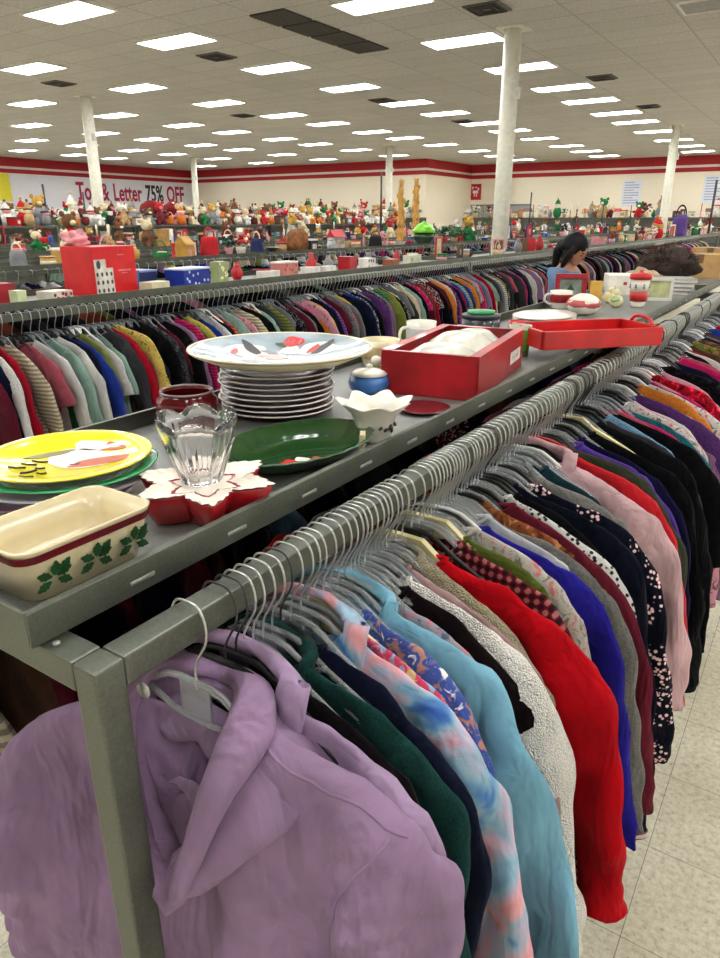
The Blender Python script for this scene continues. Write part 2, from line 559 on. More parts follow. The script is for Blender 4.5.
LXN = ['first', 'second', 'third', 'fourth', 'fifth', 'sixth', 'seventh', 'eighth', 'ninth', 'tenth', 'eleventh', 'twelfth', 'thirteenth', 'fourteenth', 'added fifteenth', 'added sixteenth', 'seventeenth']
for ix, x in enumerate([2.05, -1.75, -5.55, -9.35, -13.15, -16.95, -20.75, -24.55, -28.35]):  # unseen far lit panels of the first two columns added for back wall brightness
    for iy, yy in enumerate(LY):
        if yy > 30 and ix > 4: continue
        if ix == 1 and 6 < yy < 15:
            if yy < 12:
                t = thing('unlit_ceiling_light', 'unlit fluorescent fixture near the top right corner, %s of two' % ('nearer' if yy < 10 else 'farther') if yy > 8 else 'unlit fluorescent fixture right above the view', 'ceiling light', (x, yy, CEIL_Z))
                a = bpy.data.objects.new('frame', fme); COL.objects.link(a); a.parent = t
                MB().box((0, 0, -.011), (1.19, .57, .014)).build('diffuser', plain((150, 148, 142), .5), t)
            continue
        t = thing('ceiling_light', 'lit fluorescent ceiling panel, %s from the front in the %s row from the right' % (LXN[iy], LXN[ix]), 'ceiling light', (x, yy, CEIL_Z), 0, 'fluorescent ceiling panels')
        a = bpy.data.objects.new('frame', fme); b = bpy.data.objects.new('diffuser', dme)
        for q in (a, b): COL.objects.link(q); q.parent = t

# ------------------------------------------------------------------ air vents
ventd = plain((62, 58, 54), .7, vary=.1); ventl = plain((96, 90, 84), .6, vary=.08)
v = thing('return_air_grille', 'long dark return air grille of four panels between the ceiling lights', 'vent', (-7.1, 8.5, CEIL_Z))
for i in range(4):
    pn = MB().box((0, .34 + i * .7, -.012), (.60, .64, .02)).build('grille_panel', ventd, v)
    sl = MB()
    for k in range(9): sl.box((0, .06 + i * .7 + k * .07, -.026), (.58, .02, .012), Rx(.5))
    sl.build('louvre', ventl, pn)
for x, yy, lb in ((-9.6, 10.15, 'left of the long grille'), (-14.1, 10.2, 'near the left edge of the view'), (-4.52, 10.0, 'in front of the near round column'),
              (-4.55, 15.7, 'right of the near round column'), (-9.65, 15.7, 'straight behind the long grille'), (-4.6, 20.1, 'far back at the right'),
              (-9.65, 20.1, 'far back left of the near column'), (-14.1, 15.8, 'far back at the left')):
    v = thing('air_diffuser', 'small dark square ceiling air diffuser ' + lb, 'vent', (x, yy, CEIL_Z), 0, 'square ceiling diffusers')
    MB().box((0, 0, -.01), (.5, .5, .02)).build('frame', ventl, v)
    sl = MB()
    for k in range(3):
        q = .2 - k * .06
        for a in range(4):
            sl.box(Rz(a * PI / 2) @ Vector((q, 0, -.026)), (.02, q * 2, .02) if a % 2 == 0 else (q * 2, .02, .02))
    sl.build('vane', ventd, v)

# ------------------------------------------------------------------ columns
colm = plain((226, 224, 208), .55, vary=.05, name='cream_column_paint')
for x, yy, lb in ((-4.62, 11.2, 'thick cream round column rising behind the second rack, nearest of all'),
              (-15.0, 11.5, 'cream round column in front of the sale banner'),
              (-25.3, 24.8, 'cream round column by the corner right of the sale banner'),
              (-14.9, 24.8, 'cream round column behind the carved wooden posts'),
              (-4.7, 24.4, 'cream round column before the paper notices on the back wall')):
    c = thing('column', lb, 'column', (x, yy, 0))
    MB().tube([(0, 0, 0), (0, 0, CEIL_Z)], .13, 24).build('shaft', colm, c)
    MB().lathe([(.131, 0), (.165, 0.0), (.165, .1), (.131, .13)], n=24).build('base_collar', colm, c)
    MB().box((0, 0, CEIL_Z - .01), (.42, .42, .02)).build('ceiling_plate', colm, c)
    MB().box((.13, -.02, 3.4), (.1, .08, .16)).build('junction_box', plain((200, 200, 190), .5), c)

# ================================================================== RACKS
RZ = 1.19                    # top of the hanging rails
steel = metal((100, 104, 94), 0.38)
steel_d = metal((104, 108, 100), 0.5)
bright = metal((170, 172, 166), 0.35, 'worn_bright_metal')
dark_hole = plain((30, 30, 28), .8)
TZ = 1.199                   # top surface of the tray sheet

def rack(k, y0, L, label, near=False):
    xr = -0.55 - 2.7 * k
    S = 0.036
    t = thing('garment_rack', label, 'clothes rack', (xr, y0, 0), 0, 'double sided clothes racks with tray tops')
    b = .003 if near else 0
    for x in (0, -.69):
        MB().box((x, L / 2, RZ - S / 2), (S, L - 2 * S, S), bev=b).build('rail', steel, t)
        for y in (S / 2, L - S / 2):
            p = MB().box((x, y, (RZ) / 2), (S, S, RZ - .002), bev=b).build('post', steel, t)
            MB().box((x, y, .01), (.09, .09, .02), bev=.003).build('foot', steel_d, p)
    for y in (S / 2, L - S / 2):
        MB().box((-.345, y, RZ - S / 2), (.69 - S, S, S), bev=b).build('crossbar', steel, t)
        MB().box((-.345, y, .25), (.69 - S, S * .8, S * .8)).build('lower_crossbar', steel_d, t)
    # tray: sheet with four upstanding lips
    xa, xb = -.072, -.618
    tr = MB().box(((xa + xb) / 2, L / 2, TZ - .004), (xb - xa - .004 if xb > xa else xa - xb - .004, L - .004, .008)).build('tray', metal((140, 142, 138), .45), t)
    for x in (xa, xb):
        lp = MB().box((x, L / 2 - .003, RZ + .022), (.003, L + .012, .040), bev=.001 if near else 0).box((x - .004 * (1 if x == xa else -1), L / 2, RZ + .0405), (.009, L + .012, .003)).build('lip', steel, tr)
        if near and x == xa:
            slm = MB().tube([(0, 0, 0), (0, .036, 0)], .0032, 6, ry=.0012).mesh('slot', bright)
            y = .12
            while y < L - .1:
                so = bpy.data.objects.new('slot', slm); COL.objects.link(so); so.parent = tr
                so.location = (x + .0018, y, RZ + .018)
                y += .165
            bl = MB()
            bl.lathe([(.004, 0), (.004, .003), (.002, .004), (0, .004)], c=(x + .012, .012, RZ), n=10)
            bl.build('bolt', bright, tr)
    for y in (-.007, L - .001):
        MB().box(((xa + xb) / 2, y, RZ + .022), (xa - xb - .006, .003, .040)).build('lip', steel, tr)
    if near:
        # welded gussets between the post and the crossbar
        g = MB()
        for x, sg in ((-.018, -1),):
            pts = [(x, RZ - .036), (x - .022, RZ - .036), (x, RZ - .058)]
            g.add([(p[0], .010, p[1]) for p in pts] + [(p[0], .026, p[1]) for p in pts], [(0, 1, 2), (5, 4, 3), (0, 3, 4, 1), (1, 4, 5, 2), (2, 5, 3, 0)], 0, False)
        g.build('gusset', steel, t)
        # bolt boss on the post just inside the corner
        MB().lathe([(0, -.002), (.008, -.002), (.009, 0), (.009, .002), (0, .002)], n=16, rot=Rx(PI / 2)).build('end_plug', bright, t, (.018 + .006, .05, RZ - .047))
    return t

ORD = ['nearest', 'second', 'third', 'fourth', 'fifth', 'sixth', 'seventh', 'eighth', 'ninth', 'tenth']
rack(0, .335, 4.55, 'grey steel clothes rack in the foreground with crockery on its tray', True)
rack(0, 4.90, 4.5, 'grey steel clothes rack continuing behind the foreground rack')
for k in (1, 2, 3, 4, 6, 7, 8, 9):
    y = .9
    j = 0
    while y < 26:
        L = 6.2 if k < 3 else 8.4
        rack(k, y, L - .03, 'grey steel clothes rack, %s row back, %s length along the row' % (ORD[k], ['near', 'second', 'third', 'fourth', 'fifth'][j]))
        y += L; j += 1

# sign poles standing on the racks
pm = plain((52, 54, 54), .5, name='dark_pole_paint')
def sign_pole(x, y, z0, z1, label, r=.016):
    t = thing('sign_pole', label, 'pole', (x, y, z0))
    MB().tube([(0, 0, .01), (0, 0, z1 - z0)], r, 10).build('tube', pm, t)
    MB().lathe([(0, 0), (.05, 0), (.05, .012), (.02, .02), (0, .02)], n=14).build('base', pm, t)
sign_pole(-3.45, 25.0, TZ, 2.75, 'dark sign pole at the right edge of the view, far along the second rack', .035)
sign_pole(-8.85, 14.4, TZ, 2.6, 'dark slim pole standing just left of the carved posts', .022)
sign_pole(-9.1, 24.6, TZ, 2.5, 'dark thin pole behind the near round column', .025)
sign_pole(-6.2, 23.0, TZ, 2.1, 'dark thin pole above the head of the woman', .018)
sign_pole(-16.9, 11.36, TZ, 2.45, 'dark thin pole farther left of the sale banner column', .025)
sign_pole(-16.9, 12.5, TZ, 2.3, 'dark thin pole just left of the sale banner column', .025)

# ================================================================== HANGERS
def hook_pts(r=.022):
    P = [(0.004, 0, -.112), (.004, 0, -.085), (.012, 0, -.065), (.0265, 0, -.038), (.0265, 0, -.012), (.017, 0, .0045), (0, 0, .0075), (-.017, 0, .0045), (-.0265, 0, -.012), (-.026, 0, -.024)]
    return catmull(P, 3)
hang_clear = None
def hanger_body(kind):
    m = MB()
    if kind == 'wide':           # flat contoured cream hanger
        prof = [(-.205, -.185), (-.17, -.166), (-.08, -.125), (-.045, -.100), (.045, -.100), (.08, -.125), (.17, -.166), (.205, -.185), (.2, -.20), (.15, -.183), (.07, -.150), (0, -.143), (-.07, -.150), (-.15, -.183), (-.2, -.20)]
        n = len(prof)
        vs = [(x, -.006, z) for x, z in prof] + [(x, .006, z) for x, z in prof]
        c0 = [(0, -.006, -.12), (0, .006, -.12)]
        fs = [(i, (i + 1) % n, n + (i + 1) % n, n + i) for i in range(n)]
        fs += [((i + 1) % n, i, 2 * n) for i in range(n)] + [(n + i, n + (i + 1) % n, 2 * n + 1) for i in range(n)]
        m.add(vs + c0, fs, 0, False)
    else:
        r = .0055 if kind != 'wire' else .0015
        arm = catmull([(-.19, 0, -.192), (-.155, 0, -.172), (-.09, 0, -.137), (-.045, 0, -.108), (0, 0, -.104), (.045, 0, -.108), (.09, 0, -.137), (.155, 0, -.172), (.19, 0, -.192)], 2)
        m.tube(arm, r, 6, ry=r * .7)
        if kind == 'wire':
            m.tube([(-.205, 0, -.19), (.205, 0, -.19)], r, 6)
        else:
            m.tube(catmull([(-.09, 0, -.137), (-.05, 0, -.155), (0, 0, -.160), (.05, 0, -.155), (.09, 0, -.137)], 2), r * .8, 6)
            m.box((0, 0, -.13), (.05, .003, .05))
    return m
hb_mats = {'clear': glass((235, 240, 240), .12, 'clear_plastic', 1.35, .75), 'black': plain((22, 22, 24), .35, name='black_plastic'),
           'cream': plain((206, 196, 146), .45, name='cream_plastic'), 'white': plain((225, 225, 222), .4, name='white_plastic'),
           'grey': plain((120, 126, 130), .4, name='grey_plastic')}
hb_mesh = {}
for kd in ('tube', 'wide'):
    hb_mesh[kd] = hanger_body(kd).mesh('hanger_body', hb_mats['black'])
hook_mesh = MB().tube(hook_pts(), .0017, 6).mesh('hook', metal((190, 192, 188), .25, 'hook_wire'))
hook_far = MB().tube(hook_pts()[::3], .0024, 4).mesh('hook', metal((190, 192, 188), .25, 'hook_wire'))
def omat(o, m):
    for s, mm in zip(o.material_slots, m if isinstance(m, (list, tuple)) else [m]):
        s.link = 'OBJECT'; s.material = mm
hook_dark = metal((70, 70, 70), .3, 'dark_hook_wire')
def hanger(x, y, rz, kind, holds, group, near=True, tilt=0.0):
    """hangs from the rail; the hook is wire, the body plastic"""
    t = thing('clothes_hanger', '%s plastic hanger %s' % (kind, holds), 'hanger', (x, y, RZ + .001), rz, group)
    t.rotation_euler.y = tilt
    b = bpy.data.objects.new('hanger_body', hb_mesh['wide' if kind in ('cream',) else 'tube'])
    h = bpy.data.objects.new('hook', hook_mesh if near else hook_far)
    for q in (b, h): COL.objects.link(q); q.parent = t
    omat(b, hb_mats[kind])
    if kind == 'black' and (int(y * 1000) % 2): omat(h, hook_dark)
    return t

# ================================================================== GARMENTS
OUT = [(.07, -.117), (.12, -.130), (.18, -.148), (.225, -.172), (.252, -.215), (.258, -.30), (.258, -.50), (.268, -.80)]
def garment_parts(seed=0, Wk=1.0, L=.74, th=.020, sleeve='long', nw=.075, wr=1.0, dens=1, front_dip=.05, bend=0.0, solid=False, drop=0.0, flare=1.0, slen=1.0, nz=1.0, spread=1.0):
    """returns builders {body, sleeve_r, sleeve_l, neck} for one hung garment, x across the rail, y along it"""
    rnd = random.Random(seed)
    ph = [rnd.uniform(0, 6.28) for _ in range(8)]
    sv = Vector((rnd.uniform(0, 50), rnd.uniform(0, 50), rnd.uniform(0, 50)))
    def D(p):
        x, y, z = p
        depth = min(1, max(0, (-z - .13) / .22))
        y += wr * .5 * th * depth * math.sin(x * (16 + 6 * math.sin(ph[0])) + ph[1] + z * 3) + wr * .35 * th * depth * math.sin(x * 41 + ph[2] - z * 5)
        q = Vector((x, y, z))
        y += wr * nz * .5 * th * noise.noise(q * 9 + sv) + wr * nz * .18 * th * noise.noise(Vector((x * 40, y * 40, z * 14)) + sv)
        x += wr * .012 * noise.noise(q * 7 + sv * 1.3)
        z += wr * .008 * noise.noise(q * 8 + sv * 2.1) * (1 if z > -.2 else 1.6)
        y += bend * x
        if x < 0: y += bend * x * abs(x) * 2
        return Vector((x, y, z - drop))
    ns = 16 * dens + 8
    # body
    okeys = [(OUT[0][0] if nw is None else nw, -.112 - max(0, (nw - .07)) * .3)] + [k for k in OUT[1:] if k[0] > nw + .02]
    pts = catmull([(a * Wk, b) for a, b in okeys], 3 * dens)
    pts = [p for p in pts if p[1] > -L] + [(pts[-1][0] * flare, -L)]
    rows = []
    zt = pts[0][1]
    for i, (w, z) in enumerate(pts):
        t_ = th * min(1.0, .45 + (zt - z) * 5.0)
        row = []
        for k in range(ns):
            a = 2 * PI * k / ns
            ca, sa = math.cos(a), math.sin(a)
            x = w * math.copysign(abs(ca) ** .75, ca)
            y = t_ * math.copysign(abs(sa) ** .8, sa)
            zz = z
            if z > -.2:
                dip = front_dip if sa < 0 else front_dip * .3
                fade = max(0, 1 - (zt - z) / (front_dip + .05))
                zz = z - dip * max(0, 1 - (x / (nw * Wk * 1.02)) ** 2) * fade * abs(sa) ** .3 if abs(x) < nw * Wk * 1.02 else z
                zz -= .006 * abs(sa) * (x / w) ** 2
            row.append(D((x, y, zz)))
        rows.append(row)
    # turned-in hem and neckline give thickness
    inner = [Vector((p.x * .93, p.y * .7, p.z - .004)) for p in rows[0]]
    inner2 = [Vector((p.x * .93, p.y * .7, p.z - .05)) for p in rows[0]]
    hem = [Vector((p.x * .97, p.y * .8, p.z + .01)) for p in rows[-1]]
    body = MB().grid([inner2, inner] + rows + [hem], closed=True)
    out = {'body': body}
    if solid:
        m0 = len(body.v) // ns
        body.f += [tuple(range(ns)), tuple((m0 - 1) * ns + k for k in range(ns - 1, -1, -1))]; body.mi += [0, 0]; body.sm += [True, True]
    edge = [Vector(((a.x + b.x) / 2, (a.y + b.y) / 2, max(a.z, b.z) + .001)) for a, b in zip(rows[0], inner)]
    out['neck'] = (edge, rows[0])
    # sleeves
    if sleeve != 'none':
        SK = [(.150, -.168, .020, .008), (.188, -.190, .034, .014), (.222, -.222, .048, .020), (.250, -.272, .060, .024), (.278, -.34, .064, .027), (.303, -.44, .058, .026), (.325, -.54, .053, .026), (.345, -.64, .048, .024), (.355, -.70, .042, .024), (.360, -.735, .040, .022)]
        SK = [(a if a < .25 else .25 + (a - .25) * spread, b, c, d) for a, b, c, d in SK]
        if slen != 1.0: SK = [(a, -.186 + (b + .186) * (slen if b < -.3 else 1), c, d) for a, b, c, d in SK]
        if sleeve == 'short': SK = SK[:5] + [(.287, -.385, .066, .027)]
        if sleeve == 'mid': SK = SK[:7]
        C = catmull(SK, 3 * dens)
        n2 = 10 + 4 * dens
        for s in (1, -1):
            rows = []
            lean = rnd.uniform(-.5, .5)
            for i, (cx, cz, rx, ry) in enumerate(C):
                a = C[max(0, i - 1)]; b = C[min(len(C) - 1, i + 1)]
                tx, tz = b[0] - a[0], b[1] - a[1]; l = math.hypot(tx, tz); tx /= l; tz /= l
                nx, nzz = -tz, tx
                rk = th / .020
                cr = 1 + wr * .025 * math.sin(i * 1.7 / dens + ph[3 + (s > 0)]) * (1 if i > 2 else 0)
                row = []
                for k in range(n2):
                    an = 2 * PI * k / n2
                    u = rx * cr * math.cos(an); v = ry * rk * math.sin(an) * (1 + .1 * math.sin(i * 1.1 + k))
                    p = ((cx + nx * u) * Wk * s, v + lean * .02 * max(0, -cz - .3) , cz + nzz * u)
                    row.append(D(p))
                rows.append(row)
            c = sum((p for p in rows[-1]), Vector()) / n2
            cap = [p.lerp(c, .25) + Vector((0, 0, .002)) for p in rows[-1]]
            cap2 = [p.lerp(c, .3) + Vector((0, 0, .04)) for p in rows[-1]]
            sg = MB().grid(rows + [cap, cap2], closed=True)
            if solid:
                sg = MB().grid(rows + [cap], closed=True)
                sg.f += [tuple(range(n2)), tuple(len(rows) * n2 + k for k in range(n2 - 1, -1, -1))]; sg.mi += [0, 0]; sg.sm += [True, True]
            out['sleeve_r' if s > 0 else 'sleeve_l'] = sg
            out['cuff_r' if s > 0 else 'cuff_l'] = (rows, C)
    return out

def cowl(rim, width, thick, ns=10, outdir=None, sag=.0, amp=0.0, seed=0):
    """thick folded band of cloth following a closed 3D loop; rim is a list of (x,y,z,width scale)"""
    m = MB()
    R = catmull(list(rim) + [rim[0]], 4)[:-1]
    n = len(R)
    cx = sum(p[0] for p in R) / n; cy = sum(p[1] for p in R) / n
    rows = []
    for i, (x, y, z, ws) in enumerate(R):
        a = Vector(R[i - 1][:3]); b = Vector(R[(i + 1) % n][:3]); t = (b - a).normalized()
        o = Vector((x - cx, y - cy, 0))
        o = (o - t * o.dot(t)).normalized()
        o = (o + Vector((0, 0, -sag))).normalized(); o = (o - t * o.dot(t)).normalized()
        w = t.cross(o)
        C = Vector((x, y, z)) + o * (width * ws * .5)
        row = []
        for k in range(ns):
            an = 2 * PI * k / ns
            e = 1 + amp * noise.noise(Vector((x * 20 + seed, k * .9, z * 20)))
            row.append(C + o * (width * ws * .5 * math.cos(an) * e) + w * (thick * math.sin(an) * e))
        rows.append(row)
    m.grid(rows + [rows[0]], closed=True)
    return m
def ringband(edge, r, mi=0):
    return MB().tube([Vector(p) for p in edge], r, 6, closed=True)

def make_garment(kind, x, y, rz, mat, label, cat, group, seed, parts_mats=None, collar='band', hidden_left=False, tilt=0.0, **kw):
    t = thing(kind, label, cat, (x, y, RZ), rz, group)
    t.rotation_euler.y = tilt
    P = garment_parts(seed, **kw)
    pm_ = parts_mats or {}
    P['body'].build('body', mat, t)
    for s in ('r', 'l'):
        if 'sleeve_' + s in P:
            sl = P['sleeve_' + s].build('sleeve', pm_.get('sleeve', mat), t)
            if kw.get('sleeve', 'long') == 'long' and 'cuff' in pm_:
                rows, C = P['cuff_' + s]
                sub = rows[-4:]
                cc = [sum(r, Vector()) / len(r) for r in sub]
                MB().grid([[c + (p - c) * 1.03 for p in r] for r, c in zip(sub, cc)], closed=True).build('cuff', pm_['cuff'], sl)
    edge, row0 = P['neck']
    nm = pm_.get('neck', mat)
    if collar == 'band':
        ringband(edge, .0055).build('neckband', nm, t)
    elif collar in ('hood', 'mock'):
        # edges folded up round the neck
        nw = kw.get('nw', .075) * kw.get('Wk', 1)
        th = kw.get('th', .02)
        rim = []
        up = .035 if collar == 'hood' else .02
        for k in range(12):
            a = 2 * PI * k / 12
            xx = nw * 1.0 * math.cos(a); yy = max(th, .026) * .9 * math.sin(a)
            zz = -.118 - kw.get('drop', 0) + (up if math.sin(a) > -.2 else -.035) - abs(math.cos(a)) * .012
            rim.append((xx, yy + kw.get('bend', 0) * xx, zz, (.62 + .5 * abs(math.sin(a))) * (1 + .15 * math.sin(k * 2.3 + seed))))
        cowl(rim, .05 if collar == 'hood' else .03, .011, sag=1.2, amp=.5, seed=seed).build('hood' if collar == 'hood' else 'turtleneck', nm, t)
    return t

XR = -0.55
G1 = 'clothes hung on the near rail of the foreground rack'
H1 = 'hangers on the near rail of the foreground rack'
lilac = fabric((172, 140, 176))
lilac2 = fabric((190, 160, 196))

# --- the lilac hoodie at the end of the rail
def lilac_hoodie():
    t = thing('hoodie', 'lilac hoodie hanging first on the rail, right behind the steel corner post', 'hoodie', (XR, .475, RZ), 0, None)
    P = garment_parts(11, Wk=1.04, L=.80, th=.044, nw=.085, wr=1.0, dens=3, front_dip=.17, nz=1.1, spread=.25, solid=True)
    def leftbend(mb):
        o = []
        for p in mb.v:
            x, y, z = p
            if x < -.02:
                d = -x - .02
                y -= .34 * d; z -= .10 * d + .35 * d * d
            if x > .1: y += .10 * (x - .1)
            o.append((x, y, z))
        mb.v = o
        return mb
    allm = MB()
    for k_ in ('body', 'sleeve_r', 'sleeve_l'):
        leftbend(P[k_]); allm.add(P[k_].v, P[k_].f)
    tmp = allm.build('body', lilac, None)
    md = tmp.modifiers.new('r', 'REMESH'); md.mode = 'VOXEL'; md.voxel_size = .0055; md.use_smooth_shade = True
    ms_ = tmp.modifiers.new('s', 'SMOOTH'); ms_.iterations = 10; ms_.factor = .6
    dg = bpy.context.evaluated_depsgraph_get(); dg.update()
    me = bpy.data.meshes.new_from_object(tmp.evaluated_get(dg)); me.name = 'body'
    bpy.data.objects.remove(tmp)
    me.materials.clear(); me.materials.append(lilac)
    # drag folds: running down and outwards from the neck, and across the upper arms
    for v_, n_ in zip(me.vertices, [vv.normal.copy() for vv in me.vertices]):
        p = v_.co
        s1 = noise.noise(Vector((p.x * 22 + p.z * 9, p.y * 3, p.z * 4 - p.x * 3 + 7)))
        s2 = noise.noise(Vector((p.x * 6, 3, p.z * 30 + abs(p.x) * 12))) * min(1, max(0, (abs(p.x) - .19) / .08))
        s3 = noise.noise(p * 60) * .2
        g = min(1, max(0, (-p.z - .16) / .1))
        v_.co = p + n_ * (.0055 * s1 * g + .005 * s2 * g + .0012 * s3)
    for p_ in me.polygons: p_.use_smooth = True
    body_o = bpy.data.objects.new('body', me); COL.objects.link(body_o); body_o.parent = t
    from mathutils.bvhtree import BVHTree
    bv = BVHTree.FromPolygons([v_.co.copy() for v_ in me.vertices], [tuple(q.vertices) for q in me.polygons])
    for xz in ([(.285, -.172), (.262, -.215), (.243, -.245), (.228, -.275), (.222, -.32), (.220, -.37), (.222, -.45)],
               [(.120, -.135), (.170, -.152), (.225, -.170), (.285, -.200)]):
        pts = []
        for x, z in catmull(xz, 5):
            h = bv.ray_cast(Vector((x, -.4, z)), Vector((0, 1, 0)))
            if h[0] is not None: pts.append(h[0] + Vector((0, -.0006, 0)))
        if len(pts) > 3: MB().tube(pts, .0020, 6).build('seam', lilac, t)
    def band(keys, w, th_, sag, amp, nm, seed, ns=14):
        mb = cowl(keys, w, th_, ns=ns, sag=sag, amp=amp, seed=seed)
        return mb.build(nm, lilac, t)
    outer = [(.015, -.058, -.315, .6), (.055, -.050, -.235, .9), (.080, -.030, -.160, 1.2), (.085, .000, -.125, 1.3), (.05, .030, -.118, 1.3), (0, .040, -.122, 1.2),
             (-.05, .030, -.128, 1.1), (-.085, .000, -.145, .9), (-.075, -.030, -.185, .7), (-.03, -.052, -.26, .6)]
    band(outer, .085, .020, 1.3, .35, 'hood', 3)
    rim = [(.030, -.078, -.335, .9), (.052, -.072, -.250, 1.1), (.066, -.052, -.165, 1.3), (.070, -.020, -.112, 1.5), (.052, .018, -.100, 1.3), (0, .034, -.112, 1.2),
           (-.05, .020, -.110, 1.0), (-.072, -.016, -.118, .8), (-.060, -.050, -.175, .7), (-.025, -.070, -.27, .7)]
    band(rim, .038, .013, .5, .25, 'hood_rim', 8)
    st = MB()
    for y_ in (0,):
        R = catmull(rim + [rim[0]], 4)[:-1]
    return t
lilac_hoodie()
hanger(XR, .475, 0, 'clear', 'holding the lilac hoodie at the end of the rail', H1)

